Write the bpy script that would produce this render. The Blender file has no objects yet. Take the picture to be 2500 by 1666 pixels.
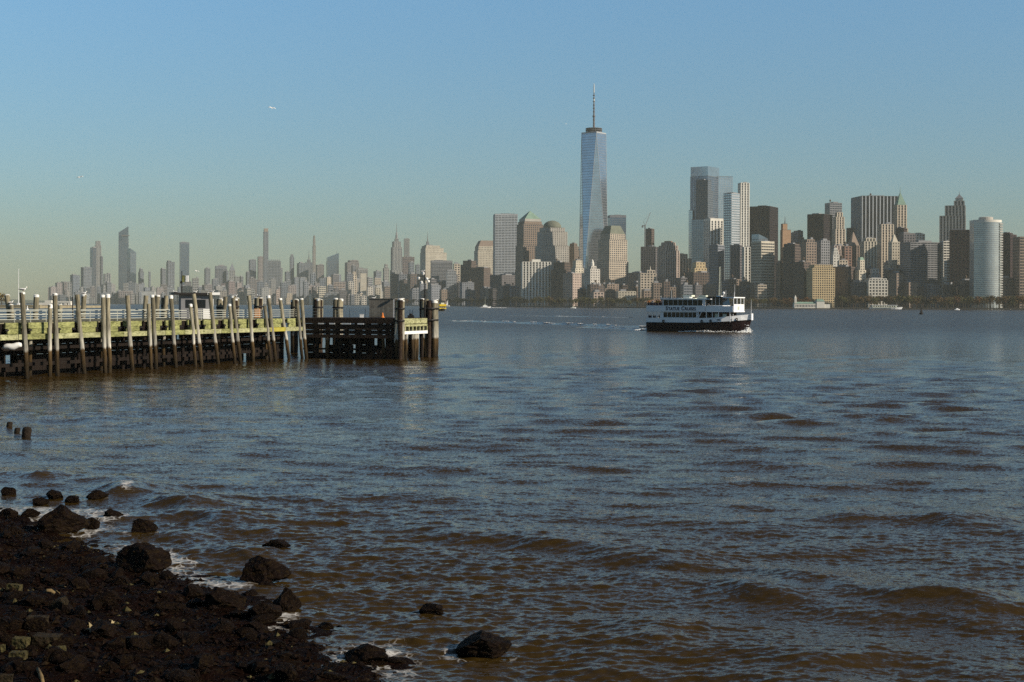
import bpy, bmesh, math, random
import numpy as np
from mathutils import Vector, Matrix, noise as mnoise
R = math.radians
rnd = random.Random(7)
scene = bpy.context.scene
COL = scene.collection

# ---------------------------------------------------------------- camera
F, CX, HY, ROLL, CAMZ = 3472.0, 1250.0, 743.5, 0.0036, 6.0
cam_data = bpy.data.cameras.new('camera')
cam = bpy.data.objects.new('camera', cam_data)
COL.objects.link(cam)
cam.location = (0, 0, CAMZ)
cam.rotation_euler = (math.pi / 2, -ROLL, 0)
cam_data.sensor_width = 36.0
cam_data.lens = 50.0
cam_data.shift_y = -(833.0 - HY) / 2500.0
cam_data.clip_start = 0.5
cam_data.clip_end = 40000.0
scene.camera = cam

# ---------------------------------------------------------------- sky and sun
SUN_AZ = 68.0      # degrees from straight behind the camera towards the right
SUN_EL = 27.0
sun_dir = Vector((math.sin(R(SUN_AZ)) * math.cos(R(SUN_EL)), -math.cos(R(SUN_AZ)) * math.cos(R(SUN_EL)), math.sin(R(SUN_EL))))
world = bpy.data.worlds.new('World')
scene.world = world
world.use_nodes = True
wn = world.node_tree.nodes
wl = world.node_tree.links
wn.clear()
w_out = wn.new('ShaderNodeOutputWorld')
w_bg = wn.new('ShaderNodeBackground')
w_sky = wn.new('ShaderNodeTexSky')
w_sky.sky_type = 'NISHITA'
w_sky.sun_disc = False
w_sky.sun_elevation = R(SUN_EL)
w_sky.sun_rotation = math.atan2(sun_dir.x, sun_dir.y)
w_sky.altitude = 1500.0
w_sky.air_density = 1.0
w_sky.dust_density = 0.6
w_sky.ozone_density = 3.0
w_bg.inputs['Strength'].default_value = 0.108
# the film's sky: greenish grey in the haze of the horizon, clear blue higher up
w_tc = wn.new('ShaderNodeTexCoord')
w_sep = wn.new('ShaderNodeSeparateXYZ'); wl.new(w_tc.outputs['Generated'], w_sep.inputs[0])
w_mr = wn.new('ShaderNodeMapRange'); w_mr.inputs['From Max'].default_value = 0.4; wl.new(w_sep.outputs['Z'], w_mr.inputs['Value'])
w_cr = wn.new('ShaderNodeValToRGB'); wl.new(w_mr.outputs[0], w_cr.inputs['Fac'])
for i_, (p_, c_) in enumerate(((0.0, (0.35, 0.345, 0.28)), (0.21, (0.60, 0.68, 0.62)), (0.52, (0.83, 1.06, 1.02)), (1.0, (0.50, 0.55, 0.54)))):  # last stop dims the unseen upper sky to darken reflections in the water
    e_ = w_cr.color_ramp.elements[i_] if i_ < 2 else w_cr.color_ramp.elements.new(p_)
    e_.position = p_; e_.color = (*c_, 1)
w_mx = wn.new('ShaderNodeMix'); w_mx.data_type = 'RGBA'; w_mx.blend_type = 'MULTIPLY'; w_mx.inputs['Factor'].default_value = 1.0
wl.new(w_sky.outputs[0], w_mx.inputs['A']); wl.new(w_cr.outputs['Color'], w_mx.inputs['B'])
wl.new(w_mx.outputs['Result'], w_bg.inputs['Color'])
wl.new(w_bg.outputs[0], w_out.inputs['Surface'])

sun_data = bpy.data.lights.new('sun', 'SUN')
sun_data.energy = 5.0
sun_data.angle = R(0.5)
sun_data.color = (1.0, 0.89, 0.73)
sun = bpy.data.objects.new('sun', sun_data)
COL.objects.link(sun)
sun.rotation_euler = sun_dir.to_track_quat('Z', 'Y').to_euler()

scene.view_settings.view_transform = 'Standard'
scene.view_settings.look = 'None'
scene.view_settings.gamma = 1.0
scene.view_settings.exposure = 0.22
scene.view_settings.use_curve_mapping = False
scene.render.engine = 'CYCLES'
scene.cycles.use_denoising = False
scene.cycles.max_bounces = 6
scene.cycles.volume_bounces = 0

# ---------------------------------------------------------------- helpers
def P(px, py, d):
    """point of the place seen at photo pixel px,py and standing d metres out"""
    u, v = px - CX, HY - py
    return Vector(((u - ROLL * v) / F * d, d, CAMZ + (v + ROLL * u) / F * d))
def W(px, py, z=0.0):
    u, v = px - CX, HY - py
    d = (z - CAMZ) * F / (v + ROLL * u)
    return P(px, py, d)
def PX(px, d):
    return (px - CX) / F * d

def tag(o, label=None, cat=None, group=None, kind=None):
    if label: o['label'] = label
    if cat: o['category'] = cat
    if group: o['group'] = group
    if kind: o['kind'] = kind
    return o
def empty(name, loc=(0, 0, 0), rz=0.0):
    o = bpy.data.objects.new(name, None)
    o.empty_display_size = 0.5
    COL.objects.link(o)
    o.location = loc
    o.rotation_euler = (0, 0, rz)
    return o
def link_mesh(name, me, parent=None, loc=None, rot=None, scale=None):
    o = bpy.data.objects.new(name, me)
    COL.objects.link(o)
    if parent is not None: o.parent = parent
    if loc is not None: o.location = loc
    if rot is not None: o.rotation_euler = rot
    if scale is not None: o.scale = scale
    return o
def copy_tree(o, parent=None):
    c = o.copy()
    COL.objects.link(c)
    c.parent = parent
    for ch in o.children:
        copy_tree(ch, c)
    return c

class MB:
    """collects shapes for ONE mesh"""
    def __init__(s):
        s.v, s.f, s.m = [], [], []
    def add(s, verts, faces, m=0):
        b = len(s.v)
        s.v.extend([tuple(p) for p in verts])
        s.f.extend([tuple(b + i for i in f) for f in faces])
        s.m.extend([m] * len(faces))
    def box(s, x0, x1, y0, y1, z0, z1, m=0):
        s.add([(x0, y0, z0), (x1, y0, z0), (x1, y1, z0), (x0, y1, z0), (x0, y0, z1), (x1, y0, z1), (x1, y1, z1), (x0, y1, z1)],
              [(0, 3, 2, 1), (4, 5, 6, 7), (0, 1, 5, 4), (1, 2, 6, 5), (2, 3, 7, 6), (3, 0, 4, 7)], m)
    def frustum(s, x0, x1, y0, y1, z0, X0, X1, Y0, Y1, z1, m=0):
        s.add([(x0, y0, z0), (x1, y0, z0), (x1, y1, z0), (x0, y1, z0), (X0, Y0, z1), (X1, Y0, z1), (X1, Y1, z1), (X0, Y1, z1)],
              [(0, 3, 2, 1), (4, 5, 6, 7), (0, 1, 5, 4), (1, 2, 6, 5), (2, 3, 7, 6), (3, 0, 4, 7)], m)
    def beam(s, a, b, w, h, m=0, up=(0, 0, 1)):
        a, b = Vector(a), Vector(b)
        d = (b - a).normalized()
        up = Vector(up)
        sx = d.cross(up)
        if sx.length < 1e-4: sx = d.cross(Vector((0, 1, 0)))
        sx.normalize()
        sz = sx.cross(d)
        vs = []
        for p in (a, b):
            for i, j in ((-1, -1), (1, -1), (1, 1), (-1, 1)):
                vs.append(p + sx * (i * w / 2) + sz * (j * h / 2))
        s.add(vs, [(0, 3, 2, 1), (4, 5, 6, 7), (0, 1, 5, 4), (1, 2, 6, 5), (2, 3, 7, 6), (3, 0, 4, 7)], m)
    def tube(s, pts, radii, n=10, m=0, caps=True):
        pts = [Vector(p) for p in pts]
        if not hasattr(radii, '__len__'): radii = [radii] * len(pts)
        rings = []
        for i, p in enumerate(pts):
            d = (pts[min(i + 1, len(pts) - 1)] - pts[max(i - 1, 0)]).normalized()
            ref = Vector((0, 0, 1)) if abs(d.z) < 0.9 else Vector((1, 0, 0))
            a = d.cross(ref).normalized(); b = d.cross(a).normalized()
            rings.append([p + (a * math.cos(2 * math.pi * k / n) + b * math.sin(2 * math.pi * k / n)) * radii[i] for k in range(n)])
        vs = [q for r in rings for q in r]
        fs = []
        for i in range(len(pts) - 1):
            for k in range(n):
                k2 = (k + 1) % n
                fs.append((i * n + k, (i + 1) * n + k, (i + 1) * n + k2, i * n + k2))
        if caps:
            fs.append(tuple(range(n)))
            fs.append(tuple(reversed([(len(pts) - 1) * n + k for k in range(n)])))
        s.add(vs, fs, m)
    def lathe(s, prof, n=16, m=0, c=(0, 0)):
        """prof: list of (r, z)"""
        vs = []
        for r, z in prof:
            for k in range(n):
                a = 2 * math.pi * k / n
                vs.append((c[0] + r * math.cos(a), c[1] + r * math.sin(a), z))
        fs = []
        for i in range(len(prof) - 1):
            for k in range(n):
                k2 = (k + 1) % n
                fs.append((i * n + k, i * n + k2, (i + 1) * n + k2, (i + 1) * n + k))
        fs.append(tuple(reversed(range(n))))
        fs.append(tuple((len(prof) - 1) * n + k for k in range(n)))
        s.add(vs, fs, m)
    def loft(s, rings, m=0, caps=True):
        n = len(rings[0])
        vs = [q for r in rings for q in r]
        fs = []
        for i in range(len(rings) - 1):
            for k in range(n):
                k2 = (k + 1) % n
                fs.append((i * n + k, i * n + k2, (i + 1) * n + k2, (i + 1) * n + k))
        if caps:
            fs.append(tuple(reversed(range(n))))
            fs.append(tuple((len(rings) - 1) * n + k for k in range(n)))
        s.add(vs, fs, m)
    def mesh(s, name, mats, smooth=False):
        me = bpy.data.meshes.new(name)
        me.from_pydata(s.v, [], s.f)
        if not isinstance(mats, (list, tuple)): mats = [mats]
        for mt in mats: me.materials.append(mt)
        if len(mats) > 1: me.polygons.foreach_set('material_index', s.m)
        if smooth: me.polygons.foreach_set('use_smooth', [True] * len(me.polygons))
        bm = bmesh.new(); bm.from_mesh(me)
        bmesh.ops.recalc_face_normals(bm, faces=bm.faces)
        bm.to_mesh(me); bm.free()
        me.update()
        return me
    def build(s, name, mats, parent=None, smooth=False, **k):
        return link_mesh(name, s.mesh(name, mats, smooth), parent, **k)

# ---------------------------------------------------------------- materials
MATS = {}
def mat(name, col, rough=0.8, metal=0.0, var=0.25, scale=0.3, spec=0.3, bump=0.0, bscale=6.0, stain=None, ior=1.45, stretch=(1, 1, 1)):
    """procedural surface: base colour broken up by two noises, optional stain colour and relief"""
    if name in MATS: return MATS[name]
    m = bpy.data.materials.new(name)
    m.use_nodes = True
    nt = m.node_tree; n = nt.nodes; l = nt.links
    b = n['Principled BSDF']
    b.inputs['Roughness'].default_value = rough
    b.inputs['Metallic'].default_value = metal
    b.inputs['Specular IOR Level'].default_value = spec
    b.inputs['IOR'].default_value = ior
    tc = n.new('ShaderNodeTexCoord')
    mp = n.new('ShaderNodeMapping'); mp.inputs['Scale'].default_value = stretch
    l.new(tc.outputs['Object'], mp.inputs['Vector'])
    nz = n.new('ShaderNodeTexNoise'); nz.inputs['Scale'].default_value = scale; nz.inputs['Detail'].default_value = 6; nz.inputs['Roughness'].default_value = 0.65
    l.new(mp.outputs[0], nz.inputs['Vector'])
    mr = n.new('ShaderNodeMapRange')
    mr.inputs['From Min'].default_value = 0.3; mr.inputs['From Max'].default_value = 0.7
    mr.inputs['To Min'].default_value = 1 - var; mr.inputs['To Max'].default_value = 1 + var
    l.new(nz.outputs['Fac'], mr.inputs['Value'])
    oi = n.new('ShaderNodeObjectInfo')
    mo = n.new('ShaderNodeMapRange'); mo.inputs['To Min'].default_value = 0.88; mo.inputs['To Max'].default_value = 1.12
    l.new(oi.outputs['Random'], mo.inputs['Value'])
    mu = n.new('ShaderNodeMath'); mu.operation = 'MULTIPLY'
    l.new(mr.outputs[0], mu.inputs[0]); l.new(mo.outputs[0], mu.inputs[1])
    vm = n.new('ShaderNodeVectorMath'); vm.operation = 'SCALE'
    vm.inputs[0].default_value = col[:3]
    l.new(mu.outputs[0], vm.inputs['Scale'])
    last = vm.outputs[0]
    if stain:
        n2 = n.new('ShaderNodeTexNoise'); n2.inputs['Scale'].default_value = scale * 2.7; n2.inputs['Detail'].default_value = 5
        l.new(mp.outputs[0], n2.inputs['Vector'])
        cr = n.new('ShaderNodeMapRange'); cr.inputs['From Min'].default_value = 0.5; cr.inputs['From Max'].default_value = 0.68
        l.new(n2.outputs['Fac'], cr.inputs['Value'])
        mx = n.new('ShaderNodeMix'); mx.data_type = 'RGBA'
        l.new(cr.outputs[0], mx.inputs['Factor']); l.new(last, mx.inputs['A']); mx.inputs['B'].default_value = (*stain, 1)
        last = mx.outputs['Result']
    l.new(last, b.inputs['Base Color'])
    if bump > 0:
        n3 = n.new('ShaderNodeTexNoise'); n3.inputs['Scale'].default_value = bscale; n3.inputs['Detail'].default_value = 6
        l.new(mp.outputs[0], n3.inputs['Vector'])
        bp = n.new('ShaderNodeBump'); bp.inputs['Strength'].default_value = min(1, bump); bp.inputs['Distance'].default_value = 0.1
        l.new(n3.outputs['Fac'], bp.inputs['Height']); l.new(bp.outputs[0], b.inputs['Normal'])
    MATS[name] = m
    return m
# ---------------------------------------------------------------- shoreline near the camera
SHORE_PX = [(-420, 1040), (-200, 1160), (-60, 1225), (90, 1310), (210, 1346), (330, 1384), (420, 1418), (545, 1442), (615, 1505), (720, 1550), (800, 1602), (900, 1640), (1010, 1700), (1120, 1800), (1260, 2000)]
SHORE = np.array([W(x, y)[:2] for x, y in SHORE_PX])
def shore_sd(X, Y):
    """signed distance to the near shoreline, positive on the land side (lower left)"""
    best = np.full(X.shape, 1e9); sg = np.ones(X.shape)
    for i in range(len(SHORE) - 1):
        a, b = SHORE[i], SHORE[i + 1]
        dx, dy = b - a
        L2 = dx * dx + dy * dy
        t = np.clip(((X - a[0]) * dx + (Y - a[1]) * dy) / L2, 0, 1)
        qx, qy = X - (a[0] + t * dx), Y - (a[1] + t * dy)
        d = np.hypot(qx, qy)
        cr = dx * (Y - a[1]) - dy * (X - a[0])
        up = d < best
        best = np.where(up, d, best); sg = np.where(up, np.where(cr < 0, 1.0, -1.0), sg)
    return best * sg
def smooth(a, b, x):
    t = np.clip((x - a) / (b - a), 0, 1)
    return t * t * (3 - 2 * t)

# ---------------------------------------------------------------- water
wrng = np.random.default_rng(11)
# crest lines of the swell rolling on to the rocks: (px, py) ends, height, half width
RIDGES = [((235, 1176), (650, 1296), 0.34, 0.85, 1.0), ((1080, 1290), (2900, 1560), 0.24, 0.9, 0.0), ((1500, 1400), (2900, 1600), 0.13, 0.7, 0.0), ((2050, 1255), (2620, 1310), 0.26, 1.3, 0.0),
          ((1770, 1020), (1960, 1016), 0.22, 1.0, 0.0), ((1960, 1022), (2480, 1030), 0.16, 1.2, 0.0), ((-80, 1150), (150, 1166), 0.26, 0.8, 1.0), ((-120, 1105), (70, 1112), 0.15, 0.6, 0.5),
          ((0, 1012), (420, 1040), 0.2, 1.1, 0.1), ((1500, 1175), (2450, 1190), 0.1, 1.0, 0.0), ((1500, 1560), (2600, 1660), 0.2, 1.0, 0.0), ((480, 1068), (1300, 1100), 0.1, 1.1, 0.0),
          ((1750, 1440), (2500, 1480), 0.12, 0.8, 0.0), ((700, 1210), (1600, 1230), 0.09, 0.9, 0.0), ((1400, 1640), (2300, 1700), 0.16, 0.8, 0.0), ((420, 1300), (780, 1400), 0.12, 0.5, 0.0),
          ((1100, 905), (2000, 900), 0.2, 2.0, 0.0), ((1050, 868), (1500, 874), 0.3, 2.4, 0.0), ((1900, 880), (2700, 890), 0.22, 2.5, 0.0)]
NR, NC = 900, 900
vv = np.linspace(CAMZ / 15.5, CAMZ / 720.0, NR)
dd = CAMZ / vv
cc = np.linspace(-0.52, 0.52, NC)
Yg = np.repeat(dd[:, None], NC, 1)
Xg = Yg * cc[None, :]
rowstep = np.abs(np.gradient(dd))[:, None]
Zg = np.zeros_like(Xg)
ang0 = math.atan2(-8.3, 10.5) - math.pi / 2      # the swell runs square to its crests
def patch(X, Y, s, seed):
    g = np.random.default_rng(seed); o = np.zeros_like(X)
    for k in range(7):
        a = g.uniform(0, 2 * math.pi); L = s * g.uniform(0.6, 1.7)
        o += np.sin((X * math.cos(a) + Y * math.sin(a)) * 2 * math.pi / L + g.uniform(0, 6.28))
    return o / 7
gust = 0.85 + 0.9 * patch(Xg, Yg, 38.0, 3) + 0.5 * patch(Xg, Yg, 11.0, 4)
gust = np.clip(gust, 0.25, 1.7)
sd = shore_sd(Xg, Yg)
lee = 0.36 + 0.64 * smooth(4, 80, -sd)          # the water is quieter close under the shore
for i in range(110):
    lam = 0.24 * (30.0 ** (i / 109.0)) * wrng.uniform(0.93, 1.07)
    a = -math.pi / 2 + wrng.normal(-0.12, 0.55 if lam < 0.5 else 0.34)
    slope = 0.072 if lam < 0.45 else 0.048 if lam < 3.5 else 0.048 * (3.0 / lam) ** 1.2
    amp = slope * lam / (2 * math.pi) * wrng.uniform(0.5, 1.3)
    k = 2 * math.pi / lam
    fade = np.clip((lam / rowstep - 1.6) / 2.0, 0, 1)
    ph = wrng.uniform(0, 6.28)
    th = k * (Xg * math.cos(a) + Yg * math.sin(a)) + ph + 0.7 * np.sin(Xg * 0.21 + i) + 0.6 * np.sin(Yg * 0.17 + 2 * i)
    sh = np.sin(th)
    if lam < 3: sh = 1 - 2 * np.abs(np.sin(th / 2)) ** 1.25
    Zg += amp * fade * sh * (gust if lam < 2.5 else 1.0) * (lee if lam > 0.45 else 1.0)
lee_done = True
foam = np.zeros_like(Xg)
for (p0, p1, hgt, hw, fm) in RIDGES:
    a = np.array(W(*p0)[:2]); b = np.array(W(*p1)[:2])
    d = b - a; L = np.hypot(*d); d /= L; nn = np.array([-d[1], d[0]])
    if nn[1] > 0: nn = -nn                    # nn looks at the camera: the steep side
    s_ = (Xg - a[0]) * d[0] + (Yg - a[1]) * d[1]
    q = (Xg - a[0]) * nn[0] + (Yg - a[1]) * nn[1] + 0.35 * hw * np.sin(s_ * 1.1 + hgt * 40) + 0.2 * hw * np.sin(s_ * 2.7 + 1)
    env = smooth(-0.15 * L, 0.12 * L, s_) * (1 - smooth(0.7 * L, 1.1 * L, s_)) * (0.8 + 0.3 * np.sin(s_ * 1.7 + hgt * 9))
    prof = np.where(q > 0, np.exp(-(q / (hw * 0.75)) ** 2), np.exp(-(q / (hw * 1.7)) ** 2))
    Zg += 0.85 * hgt * env * prof
    if fm > 0:
        foam += fm * np.exp(-((q + 0.12) / 0.3) ** 2) * smooth(0.0, 0.12 * L, s_) * (1 - smooth(0.22 * L, 0.42 * L, s_)) * 1.1
sd = shore_sd(Xg, Yg)
calm = 1 - 0.8 * smooth(-1.6, 0.4, sd)
Zg *= calm
lace = 0.5 + 0.5 * patch(Xg, Yg, 3.0, 8)
foam += np.exp(-((sd + 0.15) / 0.75) ** 2) * (0.25 + 0.75 * smooth(0.35, 0.75, lace)) * 0.72
FOAM_SPOTS = [((690, 1525), 0.5, 1.0), ((215, 1285), 1.2, 0.85), ((410, 1372), 0.9, 0.9), ((330, 1325), 0.9, 0.8), ((570, 1430), 0.5, 0.8), ((960, 1618), 0.7, 0.15), ((1080, 1640), 0.8, 0.3), ((1000, 1560), 1.2, 0.35),
              ((45, 1240), 1.0, 0.6), ((250, 1250), 1.2, 0.8), ((130, 1245), 1.2, 0.7), ((20, 1262), 1.1, 0.8), ((480, 1400), 0.8, 0.6), ((395, 1345), 0.6, 0.9), ((900, 1590), 1.0, 0.5), ((440, 1365), 0.4, 0.9)]
for (p, r, a) in FOAM_SPOTS:
    c = W(*p)
    foam += a * np.exp(-(((Xg - c.x) / r) ** 2 + ((Yg - c.y) / (r * 1.2)) ** 2))
for (px_, py_, r_) in ((640, 1418, .62), (700, 1492, .5), (1180, 1600, .66), (1052, 1496, .32), (343, 1298, .45), (272, 1263, .35), (136, 1304, .8), (230, 1217, .35), (130, 1217, .35), (892, 1617, .55), (640, 1518, .5)):
    c = W(px_, py_); rr_ = np.hypot(Xg - c.x, (Yg - c.y - r_ * .6) / 1.0)
    foam += 0.62 * np.exp(-((rr_ - r_) / 0.16) ** 2) * (0.5 + 0.8 * lace)
foam = np.clip(foam, 0, 0.95)

far_d = [dd[-1], 900, 1200, 1700, 2400, 3400, 5000, 7500, 13000]
fv, ff = [], []
NCF = 41
fc = np.linspace(-0.52, 0.52, NCF)
nv = NR * NC
verts = np.empty((nv, 3)); verts[:, 0] = Xg.ravel(); verts[:, 1] = Yg.ravel(); verts[:, 2] = Zg.ravel()
idx = np.arange(nv).reshape(NR, NC)
quads = np.stack([idx[:-1, :-1], idx[:-1, 1:], idx[1:, 1:], idx[1:, :-1]], -1).reshape(-1, 4)
far_v = np.array([(d * c * (1.0 if j < 3 else 1.4), d, 0.0) for j, d in enumerate(far_d) for c in fc])
fidx = np.arange(len(far_v)).reshape(len(far_d), NCF) + nv
fq = np.stack([fidx[:-1, :-1], fidx[:-1, 1:], fidx[1:, 1:], fidx[1:, :-1]], -1).reshape(-1, 4)
# a plain apron of water left, right and behind, where the photograph does not look
ap = np.array([(-4000, -60, -0.35), (-0.52 * 15.5, -60, -0.35), (-0.52 * 15.5, 15.5, -0.35), (-0.52 * 720, 720, -0.35), (-4000, 720, -0.35),
               (4000, -60, -0.35), (0.52 * 15.5, -60, -0.35), (0.52 * 15.5, 15.5, -0.35), (0.52 * 720, 720, -0.35), (4000, 720, -0.35)])
allv = np.vstack([verts, far_v, ap])
o_ = nv + len(far_v)
apf = np.array([(o_ + 0, o_ + 1, o_ + 2, o_ + 2), (o_ + 0, o_ + 2, o_ + 3, o_ + 4), (o_ + 6, o_ + 5, o_ + 9, o_ + 7), (o_ + 7, o_ + 9, o_ + 8, o_ + 8), (o_ + 1, o_ + 6, o_ + 7, o_ + 2)])
def mesh_np(name, v, faces_list):
    me = bpy.data.meshes.new(name)
    me.vertices.add(len(v)); me.vertices.foreach_set('co', v.astype(np.float32).ravel())
    starts, tot, loops, n = [], [], [], 0
    for fa in faces_list:
        k = fa.shape[1]
        starts.append(n + k * np.arange(len(fa))); tot.append(np.full(len(fa), k)); loops.append(fa.ravel()); n += fa.size
    me.loops.add(n); me.loops.foreach_set('vertex_index', np.concatenate(loops).astype(np.int32))
    st = np.concatenate(starts).astype(np.int32)
    me.polygons.add(len(st)); me.polygons.foreach_set('loop_start', st)
    me.polygons.foreach_set('use_smooth', np.ones(len(st), bool))
    me.update(calc_edges=True); me.validate()
    return me
aptri = np.array([(o_ + 0, o_ + 1, o_ + 2), (o_ + 7, o_ + 9, o_ + 8)])
apq = np.array([(o_ + 0, o_ + 2, o_ + 3, o_ + 4), (o_ + 6, o_ + 5, o_ + 9, o_ + 7), (o_ + 1, o_ + 6, o_ + 7, o_ + 2)])
wme = mesh_np('water', allv, [quads, fq, apq, aptri])
at = wme.attributes.new('foam', 'FLOAT', 'POINT')
at.data.foreach_set('value', np.concatenate([foam.ravel(), np.zeros(len(far_v) + len(ap))]).astype(np.float32))

def water_material():
    m = bpy.data.materials.new('harbour_water'); m.use_nodes = True
    n = m.node_tree.nodes; l = m.node_tree.links
    b = n['Principled BSDF']
    b.inputs['Base Color'].default_value = (0.036, 0.0215, 0.005, 1)
    b.inputs['Roughness'].default_value = 0.08
    b.inputs['IOR'].default_value = 1.24
    tc = n.new('ShaderNodeTexCoord')
    def nz(scale, stretch, rot, detail=3, out='Fac'):
        mp = n.new('ShaderNodeMapping'); mp.inputs['Scale'].default_value = stretch; mp.inputs['Rotation'].default_value = (0, 0, rot)
        l.new(tc.outputs['Object'], mp.inputs['Vector'])
        t = n.new('ShaderNodeTexNoise'); t.inputs['Scale'].default_value = scale; t.inputs['Detail'].default_value = detail
        l.new(mp.outputs[0], t.inputs['Vector'])
        return t.outputs[out]
    # slopes of the small chop, added to the mesh's own normal
    def vmath(op, a, b_):
        v = n.new('ShaderNodeVectorMath'); v.operation = op
        for k, q in enumerate((a, b_)):
            if q is None: continue
            if isinstance(q, tuple): v.inputs[k].default_value = q
            else: l.new(q, v.inputs[k])
        return v
    ca = n.new('ShaderNodeAttribute'); ca.attribute_name = 'chop'
    last = None
    for sc, st, ro, de, am in ((0.16, (1, 2.4, 1), 0.25, 2, 0.42), (0.7, (1, 2.6, 1), -0.2, 2, 0.60), (2.6, (1, 2.6, 1), 0.15, 2, 0.75), (6.5, (1, 2.4, 1), -0.15, 3, -0.78), (15.0, (1, 2.0, 1), 0.1, 2, -0.55)):
        c_ = vmath('SUBTRACT', nz(sc, st, ro, de, 'Color'), (0.5, 0.5, 0.5))
        c_ = vmath('MULTIPLY', c_.outputs[0], (am * 0.55, am, 0.0))
        if am > 0:
            k_ = n.new('ShaderNodeVectorMath'); k_.operation = 'SCALE'; l.new(c_.outputs[0], k_.inputs[0]); l.new(ca.outputs['Fac'], k_.inputs['Scale']); c_ = k_
        last = c_.outputs[0] if last is None else vmath('ADD', last, c_.outputs[0]).outputs[0]
    ro_ = n.new('ShaderNodeMapRange'); ro_.inputs['From Min'].default_value = 0.35; ro_.inputs['From Max'].default_value = 1.0; ro_.inputs['To Min'].default_value = 0.06; ro_.inputs['To Max'].default_value = 0.30
    l.new(ca.outputs['Fac'], ro_.inputs['Value']); l.new(ro_.outputs[0], b.inputs['Roughness'])
    ge = n.new('ShaderNodeNewGeometry')
    nm = vmath('NORMALIZE', vmath('ADD', ge.outputs['Normal'], last).outputs[0], None)
    l.new(nm.outputs[0], b.inputs['Normal'])
    fo = n.new('ShaderNodeAttribute'); fo.attribute_name = 'foam'
    f1 = nz(2.6, (1, 1, 1), 0.0, 8)
    vo = n.new('ShaderNodeTexVoronoi'); vo.feature = 'DISTANCE_TO_EDGE'; vo.inputs['Scale'].default_value = 5.5
    mpv = n.new('ShaderNodeMapping'); l.new(tc.outputs['Object'], mpv.inputs['Vector'])
    nd = n.new('ShaderNodeTexNoise'); nd.inputs['Scale'].default_value = 4.0; l.new(tc.outputs['Object'], nd.inputs['Vector'])
    mxv = n.new('ShaderNodeMix'); mxv.data_type = 'RGBA'; mxv.inputs['Factor'].default_value = 0.22
    l.new(mpv.outputs[0], mxv.inputs['A']); l.new(nd.outputs['Color'], mxv.inputs['B']); l.new(mxv.outputs['Result'], vo.inputs['Vector'])
    inv = n.new('ShaderNodeMapRange'); inv.inputs['From Max'].default_value = 0.12; inv.inputs['To Min'].default_value = 0.30; inv.inputs['To Max'].default_value = 0.0
    l.new(vo.outputs['Distance'], inv.inputs['Value'])
    ad1 = n.new('ShaderNodeMath'); l.new(f1, ad1.inputs[0]); l.new(inv.outputs[0], ad1.inputs[1])
    mu1 = n.new('ShaderNodeMath'); mu1.operation = 'MULTIPLY'; l.new(ad1.outputs[0], mu1.inputs[0]); l.new(fo.outputs['Fac'], mu1.inputs[1])
    th = n.new('ShaderNodeMapRange'); th.inputs['From Min'].default_value = 0.42; th.inputs['From Max'].default_value = 0.86
    l.new(mu1.outputs[0], th.inputs['Value'])
    fb = n.new('ShaderNodeBsdfDiffuse'); fb.inputs['Color'].default_value = (0.55, 0.535, 0.51, 1)
    ms = n.new('ShaderNodeMixShader'); l.new(th.outputs[0], ms.inputs['Fac'])
    l.new(b.outputs[0], ms.inputs[1]); l.new(fb.outputs[0], ms.inputs[2])
    l.new(ms.outputs[0], n['Material Output'].inputs['Surface'])
    return m
chop = 0.35 + 0.65 * smooth(50, 420, np.repeat(dd, NC))
ac = wme.attributes.new('chop', 'FLOAT', 'POINT')      # fine chop that the mesh itself is too coarse to carry
ac.data.foreach_set('value', np.concatenate([chop, np.ones(len(far_v) + len(ap))]).astype(np.float32))
M_WATER = water_material()
wme.materials.append(M_WATER)
water = link_mesh('water', wme)
tag(water, 'choppy grey-brown harbour water', kind='structure')
# ---------------------------------------------------------------- rocky shore at the camera's feet
def shore_h(X, Y):
    sd = shore_sd(X, Y)
    z = np.where(sd > 0, 0.055 * sd + 0.02, 0.13 * sd)
    z = z + 0.13 * patch(X, Y, 2.2, 21) + 0.09 * patch(X, Y, 0.9, 22) + 0.035 * patch(X, Y, 0.45, 23)
    return z
NSX, NSY = 300, 340
sx = np.linspace(-24, 5, NSX); sy = np.linspace(13, 52, NSY)
SX, SY = np.meshgrid(sx, sy)
SZ = shore_h(SX, SY)
sv = np.stack([SX.ravel(), SY.ravel(), SZ.ravel()], -1)
si = np.arange(len(sv)).reshape(NSY, NSX)
keep = (SZ[:-1, :-1] > -0.5)
sq = np.stack([si[:-1, :-1], si[:-1, 1:], si[1:, 1:], si[1:, :-1]], -1)[keep]
sme = mesh_np('shore', sv, [sq])
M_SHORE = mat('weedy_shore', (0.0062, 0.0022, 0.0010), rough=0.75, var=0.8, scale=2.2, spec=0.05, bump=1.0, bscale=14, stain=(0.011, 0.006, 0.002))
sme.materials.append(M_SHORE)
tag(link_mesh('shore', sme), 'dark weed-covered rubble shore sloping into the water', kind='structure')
def gz(x, y):
    return float(shore_h(np.array([x]), np.array([y]))[0])

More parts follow.
